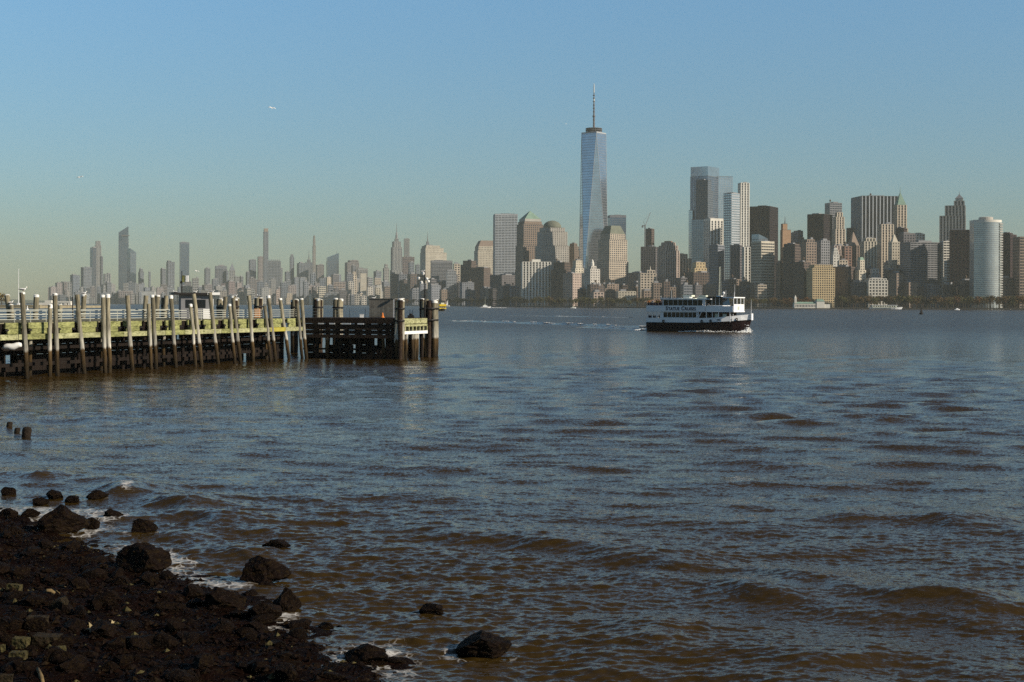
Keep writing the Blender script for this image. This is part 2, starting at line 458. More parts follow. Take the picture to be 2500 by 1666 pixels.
M_ROCK = mat('wet_rock', (0.0075, 0.004, 0.0024), rough=0.7, var=0.7, scale=3.0, spec=0.07, bump=1.0, bscale=9, stain=(0.015, 0.009, 0.0028))
M_STONE = mat('lichen_stone', (0.06, 0.05, 0.018), rough=0.85, var=0.5, scale=5.0, spec=0.2, bump=0.8, bscale=12, stain=(0.03, 0.02, 0.01))
M_STONE2 = mat('dull_stone', (0.022, 0.015, 0.006), rough=0.85, var=0.6, scale=5.0, spec=0.2, bump=0.8, bscale=12, stain=(0.02, 0.012, 0.006))
def rock_mesh(name, seed, sub=3, jag=0.45, peak=0.0, material=None):
    bm = bmesh.new()
    bmesh.ops.create_icosphere(bm, subdivisions=sub, radius=1.0)
    off = Vector((seed * 13.7, seed * 5.1, seed * 2.3))
    g = random.Random(seed)
    planes = [(Vector((g.uniform(-1, 1), g.uniform(-1, 1), g.uniform(-0.3, 1))).normalized(), g.uniform(0.42, 0.8)) for _ in range(13)]
    for v in bm.verts:
        p = v.co.copy()
        for nrm, dist in planes:
            t = p.dot(nrm)
            if t > dist: p -= nrm * (t - dist)
        nz = mnoise.fractal(p * 1.3 + off, 1.0, 2.0, 4)
        p *= 1 + jag * 0.45 * nz
        p += p.normalized() * (0.08 * mnoise.noise(p * 5 + off) + 0.035 * mnoise.noise(p * 13 + off))
        if peak and p.z > 0:
            k = 1 - peak * min(1, p.z)
            p.x *= k; p.y *= k; p.z *= 1 + 0.3 * peak
        v.co = p
    zm = min(v.co.z for v in bm.verts); zx = max(v.co.z for v in bm.verts)
    xs = [v.co.x for v in bm.verts]; ys = [v.co.y for v in bm.verts]
    for v in bm.verts:
        v.co = Vector(((v.co.x - (max(xs) + min(xs)) / 2) / (max(xs) - min(xs)), (v.co.y - (max(ys) + min(ys)) / 2) / (max(ys) - min(ys)), (v.co.z - zm) / (zx - zm)))
    me = bpy.data.meshes.new(name)
    bm.to_mesh(me); bm.free()
    me.materials.append(material or M_ROCK)
    return me
ROCKS = [rock_mesh('rock', 3 + i, 4, 0.36, 0.55 if i == 0 else 0.0) for i in range(9)]
def boulder(x0, x1, ytop, ybase, label, shape, rz=0.3, deep=0.8, material=None, name='boulder'):
    c = W((x0 + x1) / 2, ybase)
    s = c.y / F
    w = (x1 - x0) * s
    h = (ybase - ytop) * s
    me = ROCKS[shape % len(ROCKS)]
    if material: me = rock_mesh(name, 40 + shape, 3, 0.35, 0, material)
    o = link_mesh(name, me, None, (c.x, c.y + w * deep * 0.5, -0.12 if gz(c.x, c.y) < 0 else gz(c.x, c.y) - 0.1), (0, 0, rz), (w * 0.92, w * deep, h * 0.74 + 0.13))
    tag(o, label, 'rock')
    return o
boulder(66, 205, 1222, 1304, 'pointed dark boulder rising highest from the rubble shore at the left', 0, 0.0)
boulder(306, 380, 1262, 1298, 'squarish rock with a pale side alone in shallow water', 1, 0.5)
boulder(245, 298, 1240, 1263, 'low dark rock between the pointed boulder and the breaking wave', 2, 0.2)
boulder(205, 258, 1194, 1217, 'small dark rock in the water beside the foaming crest', 3, 1.0)
boulder(108, 153, 1191, 1217, 'rock at the outer edge of the shore behind the pointed boulder', 4, 0.7)
boulder(152, 192, 1208, 1223, 'flat low rock trailing right of the outer shore rock', 5, 0.2)
boulder(-8, 36, 1186, 1208, 'dark rock at the left picture edge below the white breaker', 6, 1.4)
boulder(-10, 40, 1240, 1267, 'wide dark rock at the left edge beside foam pools', 7, 0.4)
boulder(42, 92, 1241, 1264, 'rounded rock between two foam pools left of the pointed boulder', 8, 0.9)
boulder(190, 243, 1258, 1288, 'dark rock right against the foot of the pointed boulder', 2, 2.0)
boulder(64, 112, 1214, 1229, 'flat rock just behind the pointed boulder', 5, 1.1)
boulder(262, 410, 1325, 1408, 'broad weedy boulder where the foam line bends inward', 7, 0.3)
boulder(570, 708, 1352, 1420, 'large flat-topped boulder standing alone in the shallows', 1, 0.15)
boulder(655, 742, 1424, 1494, 'peaked weedy boulder at the point of the shore', 0, 0.6)
boulder(590, 690, 1468, 1520, 'rounded weedy boulder beside the white foam patch', 4, 1.9)
boulder(1104, 1256, 1546, 1600, 'big dark boulder farthest right in the shallow water', 6, 0.0)
boulder(1018, 1086, 1474, 1496, 'small rock awash right of the shore with a lit end', 5, 0.0)
boulder(630, 708, 1319, 1338, 'low rock almost awash behind the flat-topped boulder', 8, 0.2)
boulder(832, 948, 1574, 1618, 'weed-covered rock at the lower edge of the shore tip', 3, 0.1)
boulder(480, 600, 1440, 1500, 'dark weedy boulder on the inner curve of the shallows', 2, 0.2)
boulder(110, 165, 1484, 1524, 'rounded stone with a pale rim on the dark rubble', 4, 0.2, material=M_STONE2)

def cut_stone(x0, x1, ytop, ybot, label, material, rz, seed, dz=0.25):
    c = W((x0 + x1) / 2, ybot, dz * 0.65)
    s = c.y / F
    w, h = (x1 - x0) * s * 0.8, (ybot - ytop) * s * 0.7
    g = random.Random(seed)
    bm = bmesh.new()
    bmesh.ops.create_cube(bm, size=1.0)
    bmesh.ops.subdivide_edges(bm, edges=bm.edges[:], cuts=3, use_grid_fill=True)
    for v in bm.verts:
        q = v.co.copy()
        q += Vector((mnoise.noise(q * 3 + Vector((seed, 0, 0))), mnoise.noise(q * 3 + Vector((0, seed, 0))), mnoise.noise(q * 3 + Vector((0, 0, seed))))) * 0.09
        v.co = Vector((q.x * w, q.y * w * 0.6, (q.z + 0.5) * (h + 0.06)))
    me = bpy.data.meshes.new('cut_stone'); bm.to_mesh(me); bm.free()
    me.materials.append(material)
    tag(link_mesh('cut_stone', me, None, (c.x, c.y + w * 0.3, gz(c.x, c.y + w * 0.3) - 0.03), (g.uniform(-.06, .06), g.uniform(-.06, .06), rz)), label, 'stone')
cut_stone(10, 52, 1438, 1457, 'pale yellowish stone block highest up the shore by the left edge', M_STONE, -0.15, 1, 0.3)
cut_stone(24, 70, 1538, 1571, 'largest pale squared block above the other near the lower left corner', M_STONE, -0.1, 2, 0.55)
cut_stone(16, 65, 1573, 1595, 'pale greenish block directly under the largest squared block', M_STONE, -0.05, 3, 0.6)
cut_stone(130, 162, 1575, 1598, 'small olive stone right of the two pale squared blocks', M_STONE, 0.4, 4, 0.5)
cut_stone(56, 116, 1497, 1532, 'dull brown block above the pale squared blocks', M_STONE2, 0.1, 5, 0.45)
cut_stone(70, 150, 1540, 1568, 'dull weathered block right of the largest pale block', M_STONE2, 0.05, 6, 0.5)
cut_stone(0, 14, 1555, 1576, 'pale broken stone cut off by the left picture edge', M_STONE, 0.3, 7, 0.6)
cut_stone(-10, 30, 1612, 1640, 'dull flat stone in the lower left corner', M_STONE2, 0.2, 8, 0.8)

# drifted sticks and litter
M_STICK = mat('driftwood', (0.16, 0.11, 0.05), rough=0.9, var=0.4, scale=8)
def stick(x0, y0, x1, y1, r, label):
    mb = MB()
    a, b = W(x0, y0, 0.35), W(x1, y1, 0.35)
    for p in (a, b): p.z = gz(p.x, p.y) + r * 1.3
    mid = (a + b) / 2 + Vector((0, 0.02, 0.02))
    mb.tube([a, mid, b], [r, r * 1.1, r * 0.8], 7)
    tag(mb.build('driftwood', M_STICK, smooth=True), label, 'driftwood')
stick(113, 1440, 134, 1438, 0.035, 'short brown stick on the dark rubble above the boulders')
stick(156, 1659, 179, 1656, 0.03, 'pale short stick at the bottom edge of the shore')
stick(92, 1636, 108, 1664, 0.03, 'pale crooked stick in the lower left rubble')
stick(136, 1403, 163, 1416, 0.012, 'uppermost of three thin parallel twigs on dark rubble')
stick(130, 1412, 166, 1426, 0.012, 'middle one of three thin parallel twigs on dark rubble')
stick(128, 1424, 146, 1431, 0.012, 'lowest of three thin parallel twigs on dark rubble')
stick(236, 1655, 300, 1664, 0.014, 'long thin straw at the bottom of the shore')
def leaf(px, py, w, label):
    c = W(px, py, 0.35); c.z = gz(c.x, c.y) + 0.05
    mb = MB(); g = random.Random(px)
    n = 10
    ring = [Vector((math.cos(2 * math.pi * k / n) * w * (1 if k % 2 else 0.45) * g.uniform(0.7, 1.1), math.sin(2 * math.pi * k / n) * w * (1 if k % 2 else 0.45), g.uniform(0.0, 0.06))) for k in range(n)]
    top = [r + Vector((0, 0, 0.006)) for r in ring]
    mb.loft([ring, top])
    tag(mb.build('dead_leaf', mat('dead_leaf', (0.30, 0.24, 0.13), rough=0.9), loc=c, rot=(0.5, 0, g.uniform(0, 3))), label, 'leaf')
leaf(225, 1524, 0.14, 'large pale jagged leaf lying on the dark rubble')
leaf(197, 1524, 0.05, 'tiny pale leaf left of the large jagged leaf')
leaf(272, 1504, 0.07, 'yellowish leaf up the shore right of the large jagged leaf')

# loose stones that can be told apart, and the shingle and weed between them
grng = random.Random(5)
small = 0
SMALL_ROCKS = [rock_mesh('stone', 70 + i, 2, 0.4) for i in range(5)]
while small < 150:
    px, py = grng.uniform(-20, 980), grng.uniform(1200, 1690)
    p = W(px, py)
    s = float(shore_sd(np.array([p.x]), np.array([p.y]))[0])
    if s < -1.3 or s > 9: continue
    if s < 0 and grng.random() < 0.72: continue
    w = grng.uniform(0.18, 0.55) * (1.0 if s > 0 else 0.9)
    z = gz(p.x, p.y)
    o = link_mesh('stone', SMALL_ROCKS[small % 5], None, (p.x, p.y, max(z, -0.12) - 0.06), (grng.uniform(-.3, .3), grng.uniform(-.3, .3), grng.uniform(0, 6)), (w, w * grng.uniform(.6, 1), w * grng.uniform(.35, .7)))
    lab, grp = ('small dark stone awash just off the waterline', 'stones awash') if s < 0 else ('small dark stone on the weedy rubble just above the waterline', 'stones near the waterline') if s < 3 else ('small dark stone high up on the rubble slope', 'stones up the slope')
    tag(o, lab, 'stone', grp)
    small += 1
mb = MB(); mw = MB()
oct_v = [(1, 0, 0), (0, 1, 0), (-1, 0, 0), (0, -1, 0), (0, 0, 1), (0, 0, -0.6)]
oct_f = [(0, 1, 4), (1, 2, 4), (2, 3, 4), (3, 0, 4), (1, 0, 5), (2, 1, 5), (3, 2, 5), (0, 3, 5)]
cand = np.array([(grng.uniform(-16, 1), grng.uniform(17, 46)) for _ in range(30000)])
csd = shore_sd(cand[:, 0], cand[:, 1]); cz = shore_h(cand[:, 0], cand[:, 1])
npeb = nweed = 0
for (x, y), s, z in zip(cand, csd, cz):
    if s < -0.4 or s > 11: continue
    if npeb < 5200 and grng.random() < 0.5:
        r = 0.02 + 0.09 * grng.random() ** 2.5
        a = grng.uniform(0, 6.28); ca, sa = math.cos(a), math.sin(a); e = grng.uniform(0.5, 1); h = grng.uniform(0.4, 0.8)
        mb.add([(x + r * (vx * ca - vy * e * sa), y + r * (vx * sa + vy * e * ca), z + 0.3 * r + r * vz * h) for vx, vy, vz in oct_v], oct_f, 0 if grng.random() < 0.93 else 1)
        npeb += 1
    elif nweed < 7000:
        a = grng.uniform(0, 6.28); L = grng.uniform(0.08, 0.3); wd = grng.uniform(0.012, 0.035)
        dx, dy = math.cos(a), math.sin(a); h = grng.uniform(0.01, 0.07)
        mw.add([(x - dy * wd, y + dx * wd, z), (x + dy * wd, y - dx * wd, z), (x + dx * L * .5 + dy * wd, y + dy * L * .5 - dx * wd, z + h), (x + dx * L * .5 - dy * wd, y + dy * L * .5 + dx * wd, z + h), (x + dx * L, y + dy * L, z + h * .3)],
               [(0, 1, 2, 3), (3, 2, 4)])
        nweed += 1
tag(mb.build('shingle', [M_ROCK, M_STONE]), 'dark shingle scattered between the shore rocks', 'shingle', kind='stuff')
tag(mw.build('seaweed', mat('seaweed', (0.007, 0.003, 0.0012), rough=0.6, var=0.7, scale=4, spec=0.08)), 'brown seaweed strewn over the shore', 'seaweed', kind='stuff')

# rotted pile stumps standing in the water at the left edge
M_STUMP = mat('rotted_wood', (0.014, 0.009, 0.005), rough=0.9, var=0.5, scale=4, bump=0.6, bscale=10)
for (x0, x1, yt, yb, lab) in ((15, 29, 1025, 1043, 'rotted pile stump nearer the left edge, standing in the water'), (53, 75, 1034, 1065, 'taller rounded pile stump standing in the water at the left'), (34, 48, 1040, 1056, 'broken leaning stump between the two pile stumps in the water')):
    c = W((x0 + x1) / 2, yb); s = c.y / F
    r = (x1 - x0) * s / 2; h = (yb - yt) * s * 0.72
    mb = MB()
    mb.tube([(0, 0, -0.8), (0, 0, 0), (0.04, 0, h * .7), (0.05, 0, h * .93), (0.05, 0, h)], [r, r, r * 1.03, r * .85, r * .45], 12)
    tag(mb.build('pile_stump', M_STUMP, smooth=True, loc=c), lab, 'stump')
# ---------------------------------------------------------------- timber pier
def pile_material():
    m = bpy.data.materials.new('weathered_pile'); m.use_nodes = True
    n = m.node_tree.nodes; l = m.node_tree.links; b = n['Principled BSDF']
    b.inputs['Roughness'].default_value = 0.85; b.inputs['Specular IOR Level'].default_value = 0.2
    g = n.new('ShaderNodeNewGeometry'); sp = n.new('ShaderNodeSeparateXYZ'); l.new(g.outputs['Position'], sp.inputs[0])
    mp = n.new('ShaderNodeMapping'); mp.inputs['Scale'].default_value = (5, 5, 0.7); l.new(g.outputs['Position'], mp.inputs['Vector'])
    nz = n.new('ShaderNodeTexNoise'); nz.inputs['Scale'].default_value = 1.6; nz.inputs['Detail'].default_value = 7; l.new(mp.outputs[0], nz.inputs['Vector'])
    ad = n.new('ShaderNodeMath'); ad.operation = 'MULTIPLY_ADD'; l.new(nz.outputs['Fac'], ad.inputs[0]); ad.inputs[1].default_value = 0.5; l.new(sp.outputs['Z'], ad.inputs[2])
    dv = n.new('ShaderNodeMath'); dv.operation = 'DIVIDE'; l.new(ad.outputs[0], dv.inputs[0]); dv.inputs[1].default_value = 8.0
    cr = n.new('ShaderNodeValToRGB'); l.new(dv.outputs[0], cr.inputs['Fac'])
    e = cr.color_ramp.elements
    e[0].position = 0.0; e[0].color = (0.012, 0.008, 0.004, 1)
    e[1].position = 1.0; e[1].color = (0.26, 0.23, 0.16, 1)
    for p, c in ((0.10, (0.03, 0.02, 0.008)), (0.20, (0.05, 0.031, 0.012)), (0.29, (0.075, 0.046, 0.018)), (0.315, (0.40, 0.375, 0.32)), (0.40, (0.34, 0.32, 0.265)), (0.52, (0.24, 0.22, 0.165)), (0.80, (0.21, 0.185, 0.125))):
        x = e.new(p); x.color = (*c, 1)
    vm = n.new('ShaderNodeVectorMath'); vm.operation = 'SCALE'
    mr = n.new('ShaderNodeMapRange'); mr.inputs['From Min'].default_value = 0.3; mr.inputs['From Max'].default_value = 0.7; mr.inputs['To Min'].default_value = 0.5; mr.inputs['To Max'].default_value = 1.4
    oi = n.new('ShaderNodeObjectInfo'); om = n.new('ShaderNodeMapRange'); om.inputs['To Min'].default_value = 0.65; om.inputs['To Max'].default_value = 1.3; l.new(oi.outputs['Random'], om.inputs['Value'])
    mm = n.new('ShaderNodeMath'); mm.operation = 'MULTIPLY'
    l.new(nz.outputs['Fac'], mr.inputs['Value']); l.new(mr.outputs[0], mm.inputs[0]); l.new(om.outputs[0], mm.inputs[1]); l.new(cr.outputs['Color'], vm.inputs[0]); l.new(mm.outputs[0], vm.inputs['Scale'])
    l.new(vm.outputs[0], b.inputs['Base Color'])
    bp = n.new('ShaderNodeBump'); bp.inputs['Strength'].default_value = 0.5; bp.inputs['Distance'].default_value = 0.05
    l.new(nz.outputs['Fac'], bp.inputs['Height']); l.new(bp.outputs[0], b.inputs['Normal'])
    return m
M_PILE = pile_material()
M_GREEN = mat('algae_timber', (0.245, 0.25, 0.10), rough=0.9, var=0.5, scale=1.2, stain=(0.085, 0.095, 0.03), bump=0.5, bscale=9, stretch=(1, 1, 3))
M_GREENL = mat('pale_algae_timber', (0.35, 0.345, 0.185), rough=0.9, var=0.45, scale=1.2, stain=(0.14, 0.15, 0.055), bump=0.5, bscale=9, stretch=(1, 1, 3))
M_DARKT = mat('creosoted_timber', (0.024, 0.014, 0.009), rough=0.9, var=0.5, scale=1.5, bump=0.6, bscale=8, stain=(0.05, 0.034, 0.02))
M_UNDER = mat('shade_dark_timber', (0.010, 0.006, 0.004), rough=0.9, var=0.5, scale=1.5)  # near-black colour holds the shade under the decks and in gaps
M_DECK = mat('deck_plank', (0.22, 0.20, 0.13), rough=0.9, var=0.35, scale=1.5)
M_RAIL = mat('pale_rail', (0.40, 0.41, 0.36), rough=0.5, var=0.15, scale=2)
M_WHITE = mat('white_paint', (0.78, 0.77, 0.74), rough=0.5, var=0.08, scale=1)
M_DROP = mat('bird_lime', (0.78, 0.77, 0.73), rough=0.9, var=0.15, scale=5)
M_BLACK = mat('black_iron', (0.018, 0.016, 0.015), rough=0.6, var=0.2, scale=3)
M_YEL = mat('yellow_paint', (0.38, 0.33, 0.06), rough=0.6, var=0.25, scale=1.5)

A0 = W(67, 924); A1 = W(748, 876)
E = (A1 - A0).normalized(); NIN = Vector((-E.y, E.x, 0)).normalized()
if NIN.x > 0: NIN = -NIN
LA = (A1 - A0).length
DECK = 4.40
def on_line(px, off=0.0):
    """metres along the pier face where pixel column px meets the line off metres inside it"""
    q = A0 + NIN * off
    r = (px - CX) / F            # x = r * y
    t = (r * q.y - q.x) / (E.x - r * E.y)
    return t
def lp(t, off, z):
    p = A0 + E * t + NIN * off
    return Vector((p.x, p.y, z))
pier = empty('timber_pier', A0)
tag(pier, 'long timber ferry pier on battered piles with white railing, reaching in from the left', 'pier')
def pier_local(v): return Vector(v) - A0

def make_pile(parent, base, top, r, cap=True, origin=A0, m=None, wob=0.04, seed=0):
    mb = MB()
    b, t = Vector(base) - origin, Vector(top) - origin
    g = random.Random(seed + int(base[0] * 91))
    pts, rad = [], []
    low = b - (t - b).normalized() * 1.6
    for k in range(7):
        f = k / 6
        p = low.lerp(t, f) + Vector((g.uniform(-wob, wob), g.uniform(-wob, wob), 0))
        pts.append(p); rad.append(r * (0.93 + 0.10 * f) * g.uniform(0.96, 1.04))
    mb.tube(pts, rad, 12)
    o = mb.build('pile', m or M_PILE, parent, smooth=False)
    if cap:
        c = MB()
        d = (t - b).normalized()
        k = g.uniform(0.10, 0.28)
        c.tube([t - d * k, t + d * 0.02, t + d * 0.07], [r * 1.07, r * 1.06, r * 0.55], 12)
        c.build('cap', M_DROP, o)
    return o

FRONT = [((55, 715), (67, 924), 1), ((123, 745), (122, 921), 1), ((134, 718), (141, 922), 1), ((188, 720), (206, 916), 1), ((251, 722), (257, 908), 1), ((263, 720), (269, 907), 1), ((310, 722), (323, 905), 0),
         ((363, 742), (370, 900), 1), ((372, 722), (382, 899), 1), ((417, 723), (430, 897), 1), ((465, 744), (479, 893), 1), ((473, 718), (492, 893), 1), ((512, 715), (533, 890), 0), ((560, 744), (574, 887), 1),
         ((568, 724), (588, 886), 1), ((607, 722), (619, 884), 1), ((647, 747), (661, 881), 0), ((655, 723), (673, 881), 1), ((684, 730), (706, 879), 1), ((726, 742), (738, 877), 0), ((736, 730), (748, 876), 1),
         ((-12, 716), (-8, 932), 1), ((-70, 716), (-60, 938), 1)]
for i, ((tx, ty), (bx, by), cap) in enumerate(FRONT):
    t = on_line(bx)
    b = lp(t, 0, 0)
    top = P(tx, ty, b.y)
    lean = top.x - b.x
    # the battered pile leans in towards the deck, square to the pier's face
    k = lean / (NIN.x - NIN.y * (top.x / b.y)) if abs(lean) > 1e-6 else 0
    top = Vector((b.x + NIN.x * k, b.y + NIN.y * k, 0))
    top.z = P(tx, ty, top.y).z
    make_pile(pier, b, top, 0.195 if ty < 735 else 0.17, cap == 1 and i % 4 != 3, seed=i)
# fascia: upper boards with dark gaps between, lower waler, both per bay
bays = [-9.0 + i * 3.15 for i in range(18)]
for i, t0 in enumerate(bays):
    t1 = min(t0 + 3.15, LA + 0.3)
    if t0 > LA: break
    gap = 0.55 if i % 2 else 1.0
    off = 0.80
    for (a, b, z0, z1) in ((t0 + gap, t1 - 0.03, DECK - 0.46, DECK), (t0 + gap + 0.25, t1 - 0.35, DECK - 0.90, DECK - 0.48)):
        mb = MB(); zc = (z0 + z1) / 2
        mb.beam(pier_local(lp(a, off, zc)), pier_local(lp(b, off, zc)), 0.16, z1 - z0)
        mb.build('fascia_board', M_GREEN, pier)
    mb = MB()
    mb.beam(pier_local(lp(t0 + 0.02, 0.52, DECK - 1.13)), pier_local(lp(t1 - 0.02, 0.52, DECK - 1.13)), 0.34, 0.42)
    mb.build('waler', M_YEL if 15 <= i <= 15 else (M_GREENL if i % 3 else M_GREEN), pier)
    mb = MB()
    mb.beam(pier_local(lp(t0 + gap * 0.5, 1.1, DECK - 0.45)), pier_local(lp(t0 + gap * 0.5, 1.4, DECK - 0.45)), gap, 0.86)
    mb.build('chock_block', M_UNDER, pier)
    for k, tt in enumerate((t0 + gap + 0.12, t1 - 0.17)):
        mb = MB(); mb.beam(pier_local(lp(tt - 0.2, 0.68, DECK - 0.58)), pier_local(lp(tt + 0.2, 0.68, DECK - 0.58)), 0.06, 0.13)
        mb.build('cleat', M_BLACK, pier)
# deck planks run across the pier
pm = None
WID = 13.0
mbp = MB(); mbp.box(-0.14, 0.14, 0, WID - 0.9, -0.08, 0.0)
plank_me = mbp.mesh('deck_plank', M_DECK)
ez = math.atan2(NIN.y, NIN.x) - math.pi / 2
k = 0; t = -8.0
while t < LA + 0.2:
    p = pier_local(lp(t, 0.9, DECK + 0.02 * ((k * 37) % 5) / 5))
    link_mesh('deck_plank', plank_me, pier, p, (0, 0, ez)); t += 0.30; k += 1
mb = MB()
for off in (1.2, 4.0, 7.0, 10.0, 12.8):
    mb.beam(pier_local(lp(-8, off, DECK - 0.3)), pier_local(lp(LA, off, DECK - 0.3)), 0.3, 0.36)
mb.build('stringer', M_UNDER, pier)
# inner bearing piles and a board screen added close behind the face to darken the under-deck
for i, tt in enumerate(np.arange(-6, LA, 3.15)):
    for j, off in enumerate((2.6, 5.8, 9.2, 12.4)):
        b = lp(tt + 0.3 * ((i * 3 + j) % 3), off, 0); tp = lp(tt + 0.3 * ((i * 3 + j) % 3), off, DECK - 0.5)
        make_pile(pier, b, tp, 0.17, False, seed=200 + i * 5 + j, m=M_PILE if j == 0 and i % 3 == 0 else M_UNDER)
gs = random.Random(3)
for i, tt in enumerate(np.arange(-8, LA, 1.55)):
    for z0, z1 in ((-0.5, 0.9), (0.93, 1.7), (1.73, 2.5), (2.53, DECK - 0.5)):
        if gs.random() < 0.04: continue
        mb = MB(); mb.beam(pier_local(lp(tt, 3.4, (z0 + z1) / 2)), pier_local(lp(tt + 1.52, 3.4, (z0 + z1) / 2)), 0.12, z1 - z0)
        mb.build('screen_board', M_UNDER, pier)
for z in (1.0, 2.3):
    for i, tt in enumerate(np.arange(-8, LA - 3, 6.3)):
        mb = MB(); mb.beam(pier_local(lp(tt, 1.7, z)), pier_local(lp(tt + 6.25, 1.7, z)), 0.2, 0.28)
        mb.build('brace', M_UNDER, pier)
# railing: posts and four rails
rp = np.arange(-8.0, LA + 0.1, 1.9)
for tt in rp:
    mb = MB(); mb.beam(pier_local(lp(tt, 0.95, DECK + 0.02)), pier_local(lp(tt, 0.95, DECK + 0.92)), 0.06, 0.06)
    mb.build('rail_post', M_RAIL, pier)
for a, b in zip(rp[:-1], rp[1:]):
    if 37.0 < a < 38.9: continue
    for z in (0.26, 0.48, 0.70, 0.92):
        mb = MB(); mb.beam(pier_local(lp(a, 0.95, DECK + z)), pier_local(lp(b, 0.95, DECK + z)), 0.045, 0.05)
        mb.build('rail', M_RAIL, pier)
for a in np.arange(-8.0, LA - 3, 3.8):
    for z in (0.5, 0.92):
        mb = MB(); mb.beam(pier_local(lp(a, 12.6, DECK + z)), pier_local(lp(a + 3.8, 12.6, DECK + z)), 0.05, 0.06)
        mb.build('far_rail', M_RAIL, pier)
    mb = MB(); mb.beam(pier_local(lp(a, 12.6, DECK)), pier_local(lp(a, 12.6, DECK + 0.94)), 0.06, 0.06)
    mb.build('far_rail_post', M_RAIL, pier)
# piles along the far side of the deck
BACK = [(17, 721, 40), (27, 745, 34), (89, 721, 82), (147, 744, 146), (205, 720, 200), (356, 722, 350), (385, 722, 380), (405, 722, 398), (448, 727, 446), (550, 725, 540), (464, 744, 462)]
for i, (tx, ty, bx) in enumerate(BACK):
    t = on_line(bx, 13.3)
    b = lp(t, 13.3, 0)
    top = P(tx, ty, b.y)
    make_pile(pier, b, top, 0.24 if ty < 735 else 0.2, i % 2 == 0 or ty > 735, seed=300 + i)
# dark post and pipe standing at the railing
mb = MB(); q0, q1 = P(178, 786, 131), P(177, 725, 131); mb.tube([q0 - A0, q1 - A0], 0.05, 8); mb.build('thin_post', M_BLACK, pier)

# ---------------------------------------------------------------- end platform
B1 = W(972, 879); C1 = W(1043, 873); B0 = A1 - (B1 - A1).normalized() * 0.9 + Vector((0, 0.7, 0))
plat = empty('end_platform', B0)
tag(plat, 'dark timber platform at the outer end of the pier', 'platform')
def pl(v): return Vector(v) - B0
EB = (B1 - B0); LB = EB.length; EB.normalize(); NB = Vector((-EB.y, EB.x, 0))
if NB.y < 0: NB = -NB
EC = (C1 - B1); LC = EC.length; EC.normalize()
def bp(t, off, z):
    p = B0 + EB * t + EC * off
    return Vector((p.x, p.y, z))
for k, (z0, z1, off) in enumerate(((3.86, 4.40, 0.0), (3.18, 3.80, 0.08), (2.72, 3.12, 0.16), (2.28, 2.66, 0.06))):
    for i in range(3):
        a, b = LB * i / 3 + 0.02, LB * (i + 1) / 3 - 0.02
        mb = MB(); mb.beam(pl(bp(a, off, (z0 + z1) / 2)), pl(bp(b, off, (z0 + z1) / 2)), 0.3, z1 - z0)
        mb.build('face_timber', M_DARKT, plat)
for i, (x0, x1) in enumerate(((753, 768), (786, 802), (822, 848), (868, 886))):
    pa, pb = W(x0, 878), W(x1, 878)
    ta, tb = (pa - B0).dot(EB), (pb - B0).dot(EB)
    mb = MB(); mb.beam(pl(bp(ta, -0.17, 3.83)), pl(bp(tb, -0.17, 3.83)), 0.04, 0.14)
    mb.build('slot_light_strip', M_WHITE, plat)  # white strip painted in for daylight showing through a slot
for i in range(26):
    mb = MB(); t = LB * (i + 0.5) / 26
    mb.beam(pl(bp(t, 0.12, 4.42)), pl(bp(t, LC - 0.2, 4.42)), LB / 26 - 0.02, 0.08)
    mb.build('deck_plank', M_DARKT, plat)
gp = random.Random(9)
for r_i, off in enumerate((0.5, 2.8, 5.2, 7.4)):
    for i in range(9):
        t = LB * (i + 0.5) / 9 + gp.uniform(-.2, .2)
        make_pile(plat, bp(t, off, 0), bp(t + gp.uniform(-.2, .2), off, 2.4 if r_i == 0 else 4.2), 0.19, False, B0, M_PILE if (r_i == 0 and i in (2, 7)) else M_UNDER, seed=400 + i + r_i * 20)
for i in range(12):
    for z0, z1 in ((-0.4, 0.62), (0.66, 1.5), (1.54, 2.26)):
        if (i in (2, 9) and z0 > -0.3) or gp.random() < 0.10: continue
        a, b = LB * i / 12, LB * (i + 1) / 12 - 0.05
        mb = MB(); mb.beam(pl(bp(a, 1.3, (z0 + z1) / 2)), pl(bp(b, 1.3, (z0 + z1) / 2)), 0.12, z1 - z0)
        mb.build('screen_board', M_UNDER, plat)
mb = MB(); mb.beam(pl(bp(0, 0.9, 1.05)), pl(bp(LB, 0.9, 1.05)), 0.22, 0.2); mb.build('brace', M_UNDER, plat)
# thin pipe rail round the platform
for t in np.linspace(0.3, LB - 0.3, 7):
    mb = MB(); mb.beam(pl(bp(t, 0.3, 4.46)), pl(bp(t, 0.3, 5.45)), 0.035, 0.035); mb.build('rail_post', M_BLACK, plat)
for z in (4.8, 5.12, 5.45):
    mb = MB(); mb.beam(pl(bp(0.3, 0.3, z)), pl(bp(LB - 0.3, 0.3, z)), 0.02, 0.025); mb.build('rail', M_RAIL, plat)
# the lit outer end: green board, white beam with square openings, piles below
def cp(t, z, out=0.0):
    p = B1 + EC * t - EB * (-out)
    return Vector((p.x, p.y, z))
def beamc(name, t0, t1, z0, z1, m, out=0.1, w=0.2):
    mb = MB(); mb.beam(pl(cp(t0, (z0 + z1) / 2, out)), pl(cp(t1, (z0 + z1) / 2, out)), w, z1 - z0); mb.build(name, m, plat)
beamc('end_board', 0.3, LC - 0.5, 3.85, 4.42, M_GREENL)
beamc('end_board', 0.3, LC - 0.5, 3.55, 3.78, M_GREENL, 0.12)
beamc('end_beam', 0.3, LC - 0.5, 2.72, 3.05, M_WHITE, 0.16)
for i in range(8):
    t = 0.3 + (LC - 0.95) * i / 7
    beamc('end_strut', t, t + 0.22, 3.06, 3.54, M_GREENL, 0.13)
beamc('end_back', 0.3, LC - 0.5, 2.8, 3.9, M_UNDER, -0.5)
